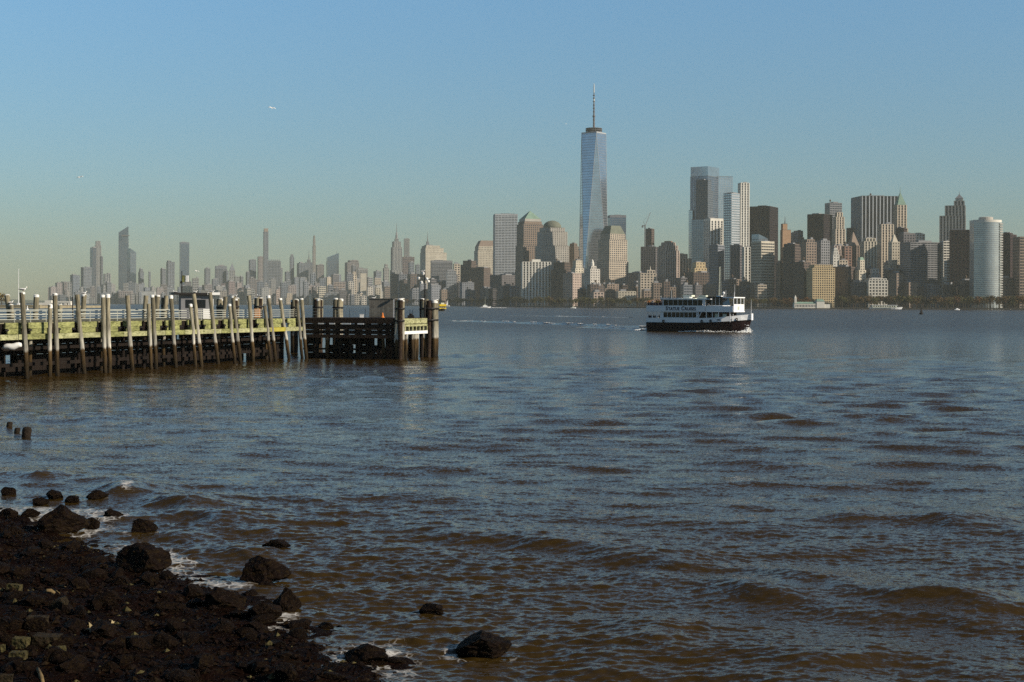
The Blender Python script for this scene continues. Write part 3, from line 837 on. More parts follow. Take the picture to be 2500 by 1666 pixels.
for t in (1.7, 3.4, 4.1, 4.7):
    make_pile(plat, cp(t, 0, 0.1), cp(t + 0.25, 2.7, 0.05), 0.2, False, B0, seed=int(t * 10))
# ladder leaning at the corner
lad = empty('ladder', W(992, 876))
tag(lad, 'thin metal ladder leaning on the corner of the end platform', 'ladder')
l0, l1 = W(992, 870), P(1001, 755, W(992, 870).y)
for dx in (0, 0.42):
    mb = MB(); mb.beam(l0 + Vector((dx, 0, 0)) - lad.location, l1 + Vector((dx * 0.8, 0, 0)) - lad.location, 0.05, 0.05); mb.build('stile', M_RAIL, lad)
for k in range(1, 16):
    p = l0.lerp(l1, k / 16) - lad.location
    mb = MB(); mb.beam(p, p + Vector((0.4, 0, 0)), 0.03, 0.03); mb.build('rung', M_RAIL, lad)

# ---------------------------------------------------------------- mooring dolphins: clusters of piles lashed together
def dolphin(cx, d, ytop, n, rad, label, wpx, dark=0, seed=0, base_z=0.0, lit=True):
    c = Vector((PX(cx, d), d, 0))
    o = empty('mooring_dolphin', c)
    tag(o, label, 'mooring dolphin', 'pile clusters around the pier')
    g = random.Random(seed)
    zt = P(cx, ytop, d).z
    wm = wpx / F * d / 2
    for i in range(n):
        a = 2 * math.pi * i / n + 0.3
        rr = max(0.0, wm - rad)
        b = Vector((math.cos(a) * rr * 1.02, math.sin(a) * rr * 0.9, 0)); t = Vector((math.cos(a) * rr * 0.98, math.sin(a) * rr * 0.85, zt - g.uniform(0, 0.28)))
        make_pile(o, b, t, rad, lit and i % 3 == 0, Vector((0, 0, 0)), None if not (dark and i % 2) else M_DARKT, seed=seed + i)
    for z in (zt - 1.1, zt - 2.4):
        mb = MB(); mb.lathe([(wm * 1.03, z - 0.09), (wm * 1.06, z), (wm * 1.03, z + 0.09)], 16)
        mb.build('lashing', M_BLACK, o)
    return o
dolphin(976, W(975, 879).y + 0.2, 729, 4, 0.26, 'tall pile cluster at the near corner of the end platform', 24, 1, 1)
dolphin(1047, 162.0, 730, 7, 0.27, 'thick pile cluster at the outermost tip of the pier, lamp pole beside it', 44, 1, 2)
dolphin(1063, 164.5, 731, 2, 0.22, 'pair of pale piles at the far right of the pier tip', 15, 0, 3)
dolphin(631, 176, 727, 6, 0.28, 'dark banded pile cluster behind the white railing with orange object below', 21, 1, 4)
dolphin(719, 172, 728, 6, 0.26, 'dark pile cluster behind the end of the white railing', 19, 1, 5)
dolphin(776, 171, 728, 8, 0.27, 'widest dark pile cluster behind the end platform', 25, 1, 6)
dolphin(825, 172, 729, 5, 0.25, 'pile cluster with pale streaks in the middle of the end platform', 26, 0, 7)
dolphin(1030, 168, 733, 3, 0.24, 'dark pile cluster just behind the lamp pole', 12, 1, 8)
dolphin(575, 165, 726, 4, 0.24, 'pile cluster with a dark bird on it behind the railing', 18, 1, 9)
dolphin(402, 168, 724, 4, 0.24, 'brown pile cluster left of the pier house', 17, 1, 10)
dolphin(536, 166, 728, 3, 0.24, 'pile cluster right of the pier house', 16, 1, 11)

# ---------------------------------------------------------------- pier house with flat roof
def pier_house():
    d = 146.0
    c = P(478, 786, d); c.z = DECK + 0.02
    o = empty('pier_house', c, R(18))
    tag(o, 'small grey and white pier house with a flat overhanging roof', 'booth')
    M_G = mat('grey_siding', (0.20, 0.20, 0.21), rough=0.8, var=0.2, scale=1)
    w, dp, h = 3.2, 2.6, 2.45
    mb = MB()
    mb.box(-w / 2, w / 2, -dp / 2, dp / 2, 0, h)
    mb.build('wall', M_G, o)
    mb = MB(); mb.box(-w / 2 - 0.75, w / 2 + 0.6, -dp / 2 - 0.5, dp / 2 + 0.5, h, h + 0.2); r = mb.build('roof', M_BLACK, o)
    mb = MB(); mb.box(w / 2 + 0.61, w / 2 + 0.64, -dp / 2 - 0.5, dp / 2 + 0.5, h - 0.02, h + 0.24); mb.build('fascia', M_WHITE, r)
    mb = MB(); mb.box(w / 2 - 0.6, w / 2 + 0.6, -dp / 2 - 0.53, -dp / 2 - 0.505, h - 0.02, h + 0.24); mb.build('fascia', M_WHITE, r)
    for x0, x1 in ((-1.15, -0.2), (0.0, 0.85)):
        mb = MB(); mb.box(x0, x1, -dp / 2 - 0.03, -dp / 2 - 0.003, 1.1, 1.95); mb.build('window', mat('booth_glass', (0.012, 0.013, 0.015), rough=0.2, spec=0.5, var=0.1), o)
    mb = MB(); mb.box(w / 2 + 0.003, w / 2 + 0.05, -dp / 2, dp / 2, 0, h); e = mb.build('end_wall', M_WHITE, o)
    mb = MB(); mb.box(w / 2 + 0.055, w / 2 + 0.08, -0.6, 0.5, 0.05, 1.9); mb.build('door', M_BLACK, e)
    mb = MB(); mb.box(w / 2 - 1.0, w / 2 + 0.005, -dp / 2 - 0.05, -dp / 2 - 0.002, 0.0, 1.0); mb.build('panel', M_WHITE, o)
    # aerial post with a box on the roof
    m2 = empty('aerial_post', P(444, 717, d - 1))
    tag(m2, 'black post with a white box antenna above the pier house roof', 'post')
    zt = P(444, 662, d - 1).z - m2.location.z
    mb = MB(); mb.tube([(0, 0, -0.5), (0, 0, zt)], [0.06, 0.045], 8); mb.build('pole', M_BLACK, m2)
    mb = MB(); mb.box(0.42, 0.66, -0.12, 0.12, zt * 0.52, zt * 0.8); mb.build('antenna_box', M_WHITE, m2)
    mb = MB(); mb.box(0.05, 0.42, -0.03, 0.03, zt * 0.62, zt * 0.66); mb.box(0.05, 0.42, -0.03, 0.03, zt * 0.74, zt * 0.77); mb.box(0.05, 0.28, -0.10, 0.10, zt * 0.5, zt * 0.8); mb.build('bracket', M_GREEN, m2)
    mb = MB(); mb.box(-0.16, 0.05, -0.08, 0.08, zt * 0.45, zt * 0.54); mb.build('junction_box', M_BLACK, m2)
pier_house()
# floodlight pole at the pier tip
fl = empty('floodlight_pole', P(1037, 786, 160.5))
fl.location.z = 4.4
tag(fl, 'black pole with a cluster of white floodlights at the pier tip', 'lamp pole')
zt = P(1037, 662, 160.5).z - 4.4
mb = MB(); mb.tube([(0, 0, 0), (0, 0, zt)], [0.09, 0.06], 10); mb.build('pole', M_BLACK, fl)
for (dx, dy, dz, rx) in ((-0.15, -0.2, -0.25, 0.6), (-0.68, 0.0, -0.75, 0.5), (0.2, -0.15, -0.85, -0.6), (-0.36, -0.25, -1.25, 0.3), (0.35, 0.1, -1.15, -0.9)):
    mb = MB(); mb.lathe([(0.05, 0.12), (0.13, 0.05), (0.17, -0.12), (0.16, -0.14)], 12)
    lamp = mb.build('floodlight', M_WHITE, fl, loc=(dx, dy, zt + dz), rot=(0.5, rx, 0))
    mb = MB(); mb.beam((0, 0, zt + dz + 0.1), (dx, dy, zt + dz + 0.1), 0.04, 0.04); mb.build('arm', M_BLACK, fl)
# grey slatted shed on the end platform
c = P(936, 780, 163); c.z = 4.46
shed = empty('deck_shed', c, R(-10))
tag(shed, 'weathered grey boarded shed on the end platform', 'shed')
M_BOARD = mat('grey_board', (0.17, 0.155, 0.13), rough=0.9, var=0.3, scale=2)
for i in range(11):
    mb = MB(); x = -1.42 + i * 0.26
    mb.box(x, x + 0.245, -0.9, -0.86, 0.05, 2.08); mb.build('board', M_BOARD, shed)
mb = MB(); mb.box(-1.42, 1.42, -0.85, 0.9, 0, 2.05); mb.build('wall', M_DARKT, shed)
mb = MB(); mb.box(-1.5, 1.5, -0.95, 0.98, 2.085, 2.16); mb.build('roof', M_BOARD, shed)
mb = MB(); mb.box(1.43, 1.5, -0.9, -0.80, 0, 2.08); mb.build('corner_post', M_WHITE, shed)
# small things lying on the platform and hung from the pier
M_OR = mat('orange_plastic', (0.65, 0.19, 0.03), rough=0.6, var=0.2)
mb = MB(); mb.lathe([(0.22, 0), (0.22, 0.06), (0.16, 0.08), (0.06, 0.55), (0.03, 0.55)], 12); tag(mb.build('traffic_cone', M_OR, loc=(P(934, 780, 160).x, 160, 4.46)), 'orange cone on the end platform in front of the grey shed', 'cone')
mb = MB(); mb.box(-0.3, 0.3, -0.2, 0.2, 0.0, 1.0); mb.box(-0.24, 0.24, -0.22, -0.205, 0.1, 0.9); tag(mb.build('deck_locker', mat('orange_locker', (0.5, 0.24, 0.1), rough=0.7), loc=(P(628, 786, 158).x, 158, 4.42)), 'orange brown locker at the foot of the dark banded pile cluster', 'locker')
mb = MB(); mb.box(-0.2, 0.2, -0.15, 0.15, 0, 0.32); mb.box(-0.23, 0.23, -0.18, 0.18, 0.32, 0.37); tag(mb.build('deck_box', M_WHITE, loc=(P(883, 780, 160).x, 160, 4.46)), 'small pale box on the end platform left of the cone', 'box')
mb = MB(); mb.box(-0.35, 0.35, -0.2, 0.2, 0, 0.3); mb.lathe([(0.14, 0.3), (0.2, 0.42), (0.14, 0.5)], 10); tag(mb.build('bollard', M_BLACK, loc=(P(1003, 782, 157.5).x, 157.5, 4.45)), 'black mooring bollard on the lit end of the pier', 'bollard')
fb = W(30, 926); 
mb = MB()
for k in range(1):
    rings = []
    for i in range(9):
        f = i / 8; r = 0.30 * (math.sin(math.pi * (0.12 + 0.76 * f)) ** 0.6)
        rings.append([Vector((-0.72 + 1.44 * f, math.cos(a) * r, math.sin(a) * r * 0.9 + 0.05 * math.sin(f * 9))) for a in np.linspace(0, 2 * math.pi, 12, endpoint=False)])
    mb.loft(rings)
tag(mb.build('canvas_bundle', M_WHITE, smooth=True, loc=(P(30, 846, fb.y + 0.4).x, fb.y + 0.4, P(30, 846, fb.y + 0.4).z), rot=(0, R(-8), 0.1)), 'white canvas bundle slung under the pier at the left edge', 'bundle')
mb = MB(); q = P(14, 790, fb.y + 0.4)
bz = P(30, 846, fb.y + 0.4)
mb.tube([bz + Vector((-0.4, 0, 0.2)), bz + Vector((-0.42, 0.1, 0.95))], 0.02, 6); mb.tube([bz + Vector((0.45, 0, 0.2)), bz + Vector((0.45, 0.1, 0.95))], 0.02, 6)
tag(mb.build('sling_rope', M_BLACK), 'two short ropes holding the white canvas bundle', 'rope')

# ---------------------------------------------------------------- gulls
M_GW = mat('gull_white', (0.80, 0.79, 0.76), rough=0.8, var=0.06)
M_GG = mat('gull_grey', (0.16, 0.16, 0.17), rough=0.8, var=0.15)
M_BEAK = mat('gull_beak', (0.5, 0.3, 0.05), rough=0.6)
def gull_standing():
    mb = MB()
    prof = [(-0.30, .015, .02), (-0.22, .035, .03), (-0.12, .07, .03), (0.0, .095, .0), (0.10, .085, .0), (0.17, .06, .05), (0.20, .048, .11), (0.225, .05, .155), (0.255, .045, .175), (0.29, .022, .17), (0.305, .008, .165)]
    rings = [[Vector((x, math.cos(a) * r, 0.2 + dz + math.sin(a) * r * 1.05)) for a in np.linspace(0, 2 * math.pi, 10, endpoint=False)] for x, r, dz in prof]
    mb.loft(rings)
    body = mb.mesh('body', M_GW, True)
    wg = MB()
    for s in (-1, 1):
        for f in [0]:
            ring0 = [Vector((0.12, s * 0.075, 0.25)), Vector((0.13, s * 0.10, 0.20)), Vector((0.08, s * 0.085, 0.14))]
            ring1 = [Vector((-0.08, s * 0.085, 0.26)), Vector((-0.06, s * 0.108, 0.20)), Vector((-0.06, s * 0.085, 0.15))]
            ring2 = [Vector((-0.34, s * 0.012, 0.23)), Vector((-0.34, s * 0.02, 0.225)), Vector((-0.33, s * 0.014, 0.215))]
            wg.loft([ring0, ring1, ring2])
    wings = wg.mesh('wing', M_GG, True)
    lg = MB()
    for s in (-1, 1): lg.tube([(0.02, s * 0.035, 0.13), (0.02, s * 0.035, 0.0)], 0.008, 5); lg.box(0.0, 0.06, s * 0.035 - 0.02, s * 0.035 + 0.02, 0, 0.008)
    legs = lg.mesh('leg', M_BEAK)
    bk = MB(); bk.tube([(0.30, 0, 0.366), (0.35, 0, 0.355)], [0.012, 0.003], 6)
    return body, wings, legs, bk.mesh('beak', M_BEAK)
GS = gull_standing()
def gull(px, py, d, rz, label, s=1.0):
    o = empty('gull', P(px, py, d), rz); o.scale = (s, s, s)
    for nme, me in zip(('body', 'wing', 'leg', 'beak'), GS): link_mesh(nme, me, o)
    tag(o, label, 'gull', 'gulls resting on the pier')
    return o
def front_d(px): return lp(on_line(px), 0.3, 0).y
gull(56, 714, front_d(67), 0.3, 'gull on the tall pile nearest the left picture edge', 1.1)
gull(205, 721, lp(on_line(200, 13.3), 13.3, 0).y, 0.15, 'dark-winged gull on a far-side pile at the left third of the pier')
gull(632, 727, 176, 2.8, 'gull on the dark banded pile cluster')
gull(912, 733, 163, 0.2, 'gull on the left end of the grey shed roof')
gull(575, 727, 165, -0.4, 'gull on the pile cluster right of the pier house', 1.0)
gull(428, 718, 146, 2.9, 'gull at the left end of the pier house roof', 0.9)
gull(476, 718, 145, 0.2, 'gull in the middle of the pier house roof', 0.9)
gull(518, 717, 145, 0.1, 'gull at the right end of the pier house roof', 0.9)
gull(26, 745, lp(on_line(34, 13.3), 13.3, 0).y, 1.0, 'gull on a low pile by the left picture edge')
gull(1032, 668, 160.5, 0.5, 'gull perched among the floodlights at the pier tip', 1.0)
for i in (-3.1,): pass
def flying(px, py, d, rz, bank, label, s=1.0):
    o = empty('flying_gull', P(px, py, d), rz); o.rotation_euler = (bank, -0.75, rz); o.scale = (s, s, s)
    mb = MB()
    prof = [(-0.30, .02), (-0.2, .04), (-0.05, .075), (0.1, .07), (0.18, .045), (0.23, .04), (0.27, .02), (0.31, .006)]
    mb.loft([[Vector((x, math.cos(a) * r, math.sin(a) * r)) for a in np.linspace(0, 2 * math.pi, 8, endpoint=False)] for x, r in prof])
    mb.build('body', M_GW, o, True)
    for s2 in (-1, 1):
        wg = MB(); secs = [(0.04, 0.0, 0.14, 0.0, .02), (0.3, 0.05, 0.15, 0.10, .014), (0.55, 0.0, 0.11, 0.08, .01), (0.78, -0.12, 0.03, 0.0, .004)]
        wg.loft([[Vector((x + c, s2 * y, z)), Vector((x, s2 * y, z + t)), Vector((x - c, s2 * y, z)), Vector((x, s2 * y, z - t))] for y, x, c, z, t in secs])
        wg.build('wing', M_GW, o, True)
    tag(o, label, 'gull', 'gulls in flight')
flying(664, 264, 260, 1.75, 0.22, 'white gull gliding high above the pier', 1.0)
flying(195, 433, 250, 1.5, -0.25, 'white gull gliding low above the left skyline', 0.9)
flying(1382, 303, 420, 1.6, 0.3, 'tiny white gull in the sky left of the tallest tower', 0.45)
flying(480, 662, 230, 1.4, 0.3, 'tiny gull flying just above the pier house', 0.6)
# ---------------------------------------------------------------- sightseeing ferry
M_HULL = mat('hull_maroon', (0.022, 0.010, 0.010), rough=0.5, var=0.25, scale=0.8, spec=0.3)
M_FW = mat('ferry_white', (0.84, 0.84, 0.84), rough=0.45, var=0.06, scale=0.6)
M_FG = mat('ferry_glass', (0.022, 0.016, 0.010), rough=0.18, spec=0.4, var=0.3, scale=0.8)
M_FIN = mat('ferry_interior', (0.05, 0.030, 0.018), rough=0.8, var=0.4, scale=0.8)
M_FTXT = mat('ferry_lettering', (0.012, 0.014, 0.035), rough=0.6, var=0.1)
M_FPALE = mat('ferry_deck_gear', (0.58, 0.60, 0.50), rough=0.6, var=0.1)
TH = R(30)
fc0 = W(1711, 810)
FER = empty('ferry', (fc0.x, fc0.y, 0), -TH)
FSX, FSY = 0.885, 0.95
FER.scale = (FSX, FSY, 1.0)
tag(FER, 'two-deck white sightseeing ferry with dark hull crossing to the right', 'ferry')
HB = 3.7
def hb(x):
    if x < 4.0: return HB * (1 - 0.06 * max(0, (-10 - x) / 4) )
    t = (x - 4.0) / 9.6
    return HB * max(0.03, 1 - t ** 2.2)
def sheer(x): return 2.0 + 0.75 * max(0, (x - 0) / 13.6) ** 1.6
mb = MB(); rings = []
xs_ = [-13.6, -13.0, -10, -5, 0, 4, 7, 9.5, 11.5, 12.8, 13.6]
for x in xs_:
    b = hb(x); s = sheer(x); fl_ = 1 - 0.35 * max(0, (x - 2) / 11.6)
    rk = -0.9 * max(0, (x - 9) / 4.6)          # raked stem
    rings.append([Vector((x + rk * 1.6, -b * fl_ * .45, -1.0)), Vector((x + rk * 1.3, -b * fl_ * .85, -0.2)), Vector((x, -b, s)), Vector((x, b, s)), Vector((x + rk * 1.3, b * fl_ * .85, -0.2)), Vector((x + rk * 1.6, b * fl_ * .45, -1.0))])
mb.loft(rings)
hull = mb.build('hull', M_HULL, FER)
mb = MB()
for s in (-1, 1):
    for x0, x1 in zip(xs_[:-1], xs_[1:]):
        a, b = Vector((x0, s * hb(x0) * 1.005, sheer(x0))), Vector((x1, s * hb(x1) * 1.005, sheer(x1)))
        mb.beam(a, b, 0.16, 0.12)
mb.build('rubbing_strake', M_BLACK, hull)
# white bulwark following the sheer
def bul_h(x): return 1.05 if x < 6 else 1.05 + 0.25 * (x - 6) / 7.6
mb = MB()
for s in (-1, 1):
    for x0, x1 in zip(xs_[:-1], xs_[1:]):
        v = [Vector((x0, s * hb(x0), sheer(x0) + .06)), Vector((x1, s * hb(x1), sheer(x1) + .06)), Vector((x1 + (0.2 if x1 > 12 else 0), s * hb(x1), sheer(x1) + bul_h(x1))), Vector((x0 + (0.2 if x0 > 12 else 0), s * hb(x0), sheer(x0) + bul_h(x0)))]
        i_ = Vector((0, -s * 0.08, 0))
        mb.loft([v, [q + i_ for q in v]])
mb.box(13.5, 13.82, -0.55, 0.55, 2.7, 4.15)
mb.build('bulwark', M_FW, FER)
mb = MB(); mb.box(-13.55, -13.45, -3.4, 3.4, 2.0, 3.05); mb.build('stern_rail', M_FW, FER)
# decks and cabins
D1, D2, RF = 2.05, 4.45, 7.25
mb = MB(); mb.add([(x, s * hb(x) * 0.97, sheer(x)) for x in xs_ for s in (-1, 1)], [(2 * i, 2 * i + 2, 2 * i + 3, 2 * i + 1) for i in range(len(xs_) - 1)]); mb.build('main_deck', M_FPALE, FER)
mb = MB()
mb.box(-9.0, 0.6, -3.45, 3.45, D1, D2)
lowc = mb.build('lower_cabin', M_FW, FER)
mb = MB(); mb.box(0.62, 8.6, -2.5, 2.5, D1 + 0.1, D2); mb.build('forward_house', M_FIN, FER)
mb = MB(); mb.box(-13.4, 10.4, -3.62, 3.62, D2, D2 + 0.14); mb.build('upper_deck', M_FW, FER)
mb = MB(); mb.box(-9.0, 2.2, -3.45, 3.45, D2 + 0.14, RF); upc = mb.build('upper_cabin', M_FW, FER)
mb = MB(); mb.box(-9.5, 4.2, -3.7, 3.7, RF, RF + 0.16); mb.build('cabin_roof', M_FW, FER)
# lettering band: plain side screen carrying the name
for s in (-1, 1):
    mb = MB(); mb.box(-13.4, 2.8, s * 3.63 - 0.04, s * 3.63 + 0.04, D2 + 0.16, D2 + 1.42); mb.build('side_screen', M_FW, FER)
# windows, one by one
for i in range(8):
    x0 = -8.7 + i * 1.14
    mb = MB(); mb.box(x0, x0 + 1.04, -3.50, -3.452, D1 + 1.15, D2 - 0.12); w_ = mb.build('window', M_FG, lowc)
    mb = MB(); mb.box(x0 + 1.05, x0 + 1.13, -3.52, -3.452, D1 + 1.1, D2 - 0.1); mb.build('window_frame', M_FW, lowc)
for i in range(8):
    x0 = -8.7 + i * 1.34
    mb = MB(); mb.box(x0, x0 + 1.25, -3.50, -3.452, D2 + 1.44, RF - 0.12); mb.build('window', M_FG, upc)
    mb = MB(); mb.box(x0 + 1.26, x0 + 1.33, -3.52, -3.452, D2 + 1.42, RF - 0.08); mb.build('window_frame', M_FW, upc)
mb = MB(); mb.add([(-9.7, -3.47, D1 + 1.0), (-9.0, -3.47, D1 + 1.0), (-9.0, -3.47, D2), (-9.3, -3.47, D2), (-9.7, -3.40, D1 + 1.0), (-9.0, -3.40, D1 + 1.0), (-9.0, -3.40, D2), (-9.3, -3.40, D2)], [(0, 1, 2, 3), (7, 6, 5, 4), (0, 4, 5, 1), (1, 5, 6, 2), (2, 6, 7, 3), (3, 7, 4, 0)]); mb.build('cabin_wing', M_FW, lowc)
# forward open side: stanchions, doorway, ladder
for x in (0.9, 3.0, 4.6, 6.3, 9.3):
    mb = MB(); mb.beam((x, -3.45, D1 + 0.2), (x, -3.45, D2), 0.14, 0.14); mb.build('stanchion', M_FW, FER)
mb = MB(); mb.beam((0.85, -3.46, D1 + 0.9), (1.7, -3.46, D2), 0.34, 0.06); mb.build('raked_post', M_FW, FER)
mb = MB(); mb.box(4.9, 6.0, -2.56, -2.505, D1 + 0.5, D2 - 0.35); mb.build('door', M_FPALE, FER)
mb = MB(); mb.box(7.0, 8.0, -2.56, -2.505, D1 + 0.9, D2 - 0.4); mb.build('door_pane', M_FPALE, FER)
mb = MB(); mb.box(2.2, 3.2, -2.56, -2.505, D1 + 0.2, D2 - 0.3); mb.build('gangway_door', M_FG, FER)
for dx in (0, 0.7):
    mb = MB(); mb.beam((8.75 + dx, -1.6, D1 + 0.4), (8.75 + dx, -1.6, D2 + 1.2), 0.07, 0.07); mb.build('ladder_stile', M_FW, FER)
for k in range(6):
    mb = MB(); mb.beam((8.75, -1.62, D1 + 0.6 + 0.42 * k), (9.45, -1.62, D1 + 0.6 + 0.42 * k), 0.12, 0.12); mb.build('rung', M_FW, FER)
# pilot house at the front of the upper deck
mb = MB(); mb.frustum(2.9, 7.2, -2.4, 2.4, D2 + 0.14, 2.9, 6.9, -2.4, 2.4, D2 + 1.5); pil = mb.build('pilot_house', M_FW, FER)
mb = MB(); mb.frustum(3.0, 7.0, -2.3, 2.3, D2 + 1.5, 3.0, 6.5, -2.25, 2.25, RF + 0.45); mb.build('pilot_window_band', M_FG, pil)
for x in (4.0, 5.0, 6.0):
    mb = MB(); mb.beam((x, -2.33, D2 + 1.5), (x, -2.31, RF + 0.4), 0.09, 0.05); mb.build('mullion', M_FW, pil)
mb = MB(); mb.box(2.6, 7.1, -2.6, 2.6, RF + 0.45, RF + 0.62); mb.build('pilot_roof', M_BLACK, pil)
# bridge-wing bulwark, lit from ahead, with the front frame above it
mb = MB(); mb.box(10.15, 10.3, -3.4, 3.4, D2 + 0.14, D2 + 1.75); mb.box(2.9, 10.15, -3.62, -3.54, D2 + 0.15, D2 + 1.35); mb.box(2.9, 10.15, 3.54, 3.62, D2 + 0.15, D2 + 1.35); mb.build('bridge_bulwark', M_FW, FER)
mb = MB(); mb.box(10.31, 10.34, -1.0, 0.2, D2 + 0.5, D2 + 1.3); mb.build('crest_panel', M_FPALE, FER)
for y in (-3.4, -1.2, 1.2, 3.3):
    mb = MB(); mb.beam((10.2, y, D2 + 1.75), (10.2, y, RF + 0.35), 0.16, 0.16); mb.build('front_post', M_FW, FER)
mb = MB(); mb.box(7.4, 10.4, -3.6, 3.6, RF + 0.32, RF + 0.55); mb.build('bridge_canopy', M_FW, FER)
mb = MB(); mb.box(2.25, 2.75, -3.6, -3.5, D2 + 1.4, RF + 0.2); mb.build('corner_post', M_FW, FER)
# mast, radar, aerials, deck gear
mast = MB()
for (dx, dy) in ((0.25, 0), (-0.25, 0.25), (-0.25, -0.25)): mast.beam((5.2 + dx, dy, RF + 0.6), (5.2 + dx * .4, dy * .4, 14.6), 0.055, 0.055)
for k in range(8): mast.beam((5.0, -0.2, RF + 1.2 + 0.85 * k), (5.4, 0.1, RF + 1.5 + 0.85 * k), 0.04, 0.04)
mast.build('mast', M_FPALE, FER)
mb = MB(); mb.lathe([(0.1, RF + 0.6), (0.12, RF + 1.2), (0.32, RF + 1.3), (0.34, RF + 1.5), (0.2, RF + 1.72), (0.02, RF + 1.78)], 14, c=(6.4, -0.6)); mb.build('radar_dome', M_FW, FER)
mb = MB(); mb.box(4.4, 5.7, -0.5, 0.5, RF + 0.62, RF + 0.86); mb.build('radar_base', M_FW, FER)
for (x, y, z) in ((7.6, -2, 9.3), (10.2, -2.6, 10.6), (9.0, 0, 9.0), (-6.6, -3.3, 9.4)):
    mb = MB(); mb.tube([(x, y, RF + 0.1 if x > 0 else RF - 1.3), (x, y, z)], 0.03, 6); mb.build('aerial', M_FW, FER)
mb = MB(); mb.tube([(13.5, 0, 3.6), (13.5, 0, 7.2)], [0.05, 0.025], 6); mb.build('jackstaff', M_FW, FER)
mb = MB(); mb.box(-4.2, -2.5, -1.4, 0.4, RF + 0.16, RF + 0.62); mb.build('roof_locker', M_FW, FER)
mb = MB(); mb.box(-5.6, -1.3, -1.9, 1.4, RF + 0.16, RF + 0.3); mb.box(-4.6, -2.2, -0.9, 1.2, RF + 0.62, RF + 1.0); mb.build('vent_stack', M_FPALE, FER)
mb = MB(); mb.box(0.0, 2.7, -2.4, -0.6, RF + 0.16, RF + 0.55); mb.box(0.3, 2.3, -2.2, -0.9, RF + 0.55, RF + 0.95); mb.build('life_raft_box', M_FPALE, FER)
mb = MB(); mb.beam((-9.4, -3.6, RF + 0.3), (-3.6, -3.6, RF + 0.3), 0.06, 0.16); mb.beam((-9.4, -3.6, RF + .16), (-9.4, -3.6, RF + 0.8), 0.1, 0.1); mb.build('roof_rail', M_FW, FER)
mb = MB(); mb.box(-13.35, -9.55, -3.5, 3.5, D2 + 0.14, D2 + 1.02); mb.build('stern_platform', M_FPALE, FER)
# stern: posts below and bulwark above
for x in (-13.2, -12.0, -10.8, -9.6):
    mb = MB(); mb.beam((x, -3.3, D1), (x, -3.3, D2), 0.12, 0.12); mb.build('stanchion', M_FW, FER)
mb = MB(); mb.box(-13.5, -13.42, -3.6, 3.6, D2 + 0.15, D2 + 1.3); mb.build('stern_screen', M_FW, FER)
mb = MB(); mb.box(-9.5, -9.05, -3.4, 3.4, D1 + 0.05, D2 - 0.02); mb.build('aft_bulkhead', M_FPALE, FER)
# tyres hung as fenders
for x in (-8.6, 1.9, 4.3, 10.6):
    mb = MB(); n = 12; zc = sheer(x) + 0.35; y_ = -hb(x) - 0.12
    for k in range(n):
        a, b = 2 * math.pi * k / n, 2 * math.pi * (k + 1) / n
        mb.tube([(x + .24 * math.cos(a), y_, zc + .24 * math.sin(a)), (x + .24 * math.cos(b), y_, zc + .24 * math.sin(b))], 0.10, 6)
    mb.build('fender_tyre', M_BLACK, FER)
# lettering
def text_mesh(name, body, size, material, parent, loc, rot, ext=0.012, space=1.0, squash=None):
    cu = bpy.data.curves.new(name, 'FONT'); cu.body = body; cu.size = size; cu.extrude = ext; cu.space_character = space; cu.offset = 0.03 * size
    ob = bpy.data.objects.new(name + '_tmp', cu); COL.objects.link(ob)
    bpy.context.view_layer.update()
    me = bpy.data.meshes.new_from_object(ob.evaluated_get(bpy.context.evaluated_depsgraph_get()))
    bpy.data.objects.remove(ob)
    me.name = name; me.materials.clear(); me.materials.append(material)
    o = link_mesh(name, me, parent, loc, rot, squash)
    xs = [v.co.x for v in me.vertices]
    return o, max(xs)
cx_ = -8.0
for word in (('S', 'TATUE'), ('C', 'RUISES')):
    for k, (tx, sz) in enumerate(((word[0], 1.25), (word[1], 0.98))):
        o, wdt = text_mesh('lettering', tx, sz, M_FTXT, FER, (cx_, -3.69, D2 + 0.36), (math.pi / 2, 0, 0), ext=0.015, space=1.06)
        cx_ += wdt + 0.10
    cx_ += 0.36
o, wdt = text_mesh('name_lettering', 'MISS  NEW  JERSEY', 0.42, M_FTXT, FER, (6.1, 0, 0), (math.pi / 2, 0, 0), ext=0.01)
xa, xb = 6.0, 9.8
o.location = (xa, -hb(xa) - 0.05, sheer(7.5) + 0.28); o.rotation_euler = (math.pi / 2, 0, math.atan2(hb(xa) - hb(xb), xb - xa)); o.scale = (3.7 / wdt,) * 2 + (1,)

# foam: bow wave, side wave, stern wash and the long trail
M_FOAM = mat('sea_foam', (0.72, 0.72, 0.70), rough=0.9, var=0.25, scale=1.2, bump=0.6, bscale=4)
def fl_pt(x, y, z=0.0):
    c, s = math.cos(-TH), math.sin(-TH)
    x, y = x * FSX, y * FSY
    return Vector((fc0.x + x * c - y * s, fc0.y + x * s + y * c, z))
def foam_heap(name, pts, label, seed, n=260, size=0.25, flat=0.6):
    g = random.Random(seed); mb = MB()
    for _ in range(n):
        i = g.randrange(len(pts) - 1); f = g.random()
        (p, hgt, wid), (q, h2, w2) = pts[i], pts[i + 1]
        c = p.lerp(q, f); hh = hgt + (h2 - hgt) * f; ww = wid + (w2 - wid) * f
        zz = abs(g.gauss(0, 0.4)) * hh
        c = c + Vector((g.gauss(0, .5) * ww, g.gauss(0, .5) * ww, min(zz, hh * 1.1)))
        r = size * g.uniform(0.4, 1.2)
        rz = g.uniform(0, 6.28); ca, sa = math.cos(rz), math.sin(rz)
        mb.add([(c.x + r * (vx * ca - vy * sa) * 1.3, c.y + r * (vx * sa + vy * ca) * 1.3, c.z + r * vz * flat) for vx, vy, vz in oct_v], oct_f)
    return tag(mb.build(name, M_FOAM), label, 'foam', kind='stuff')
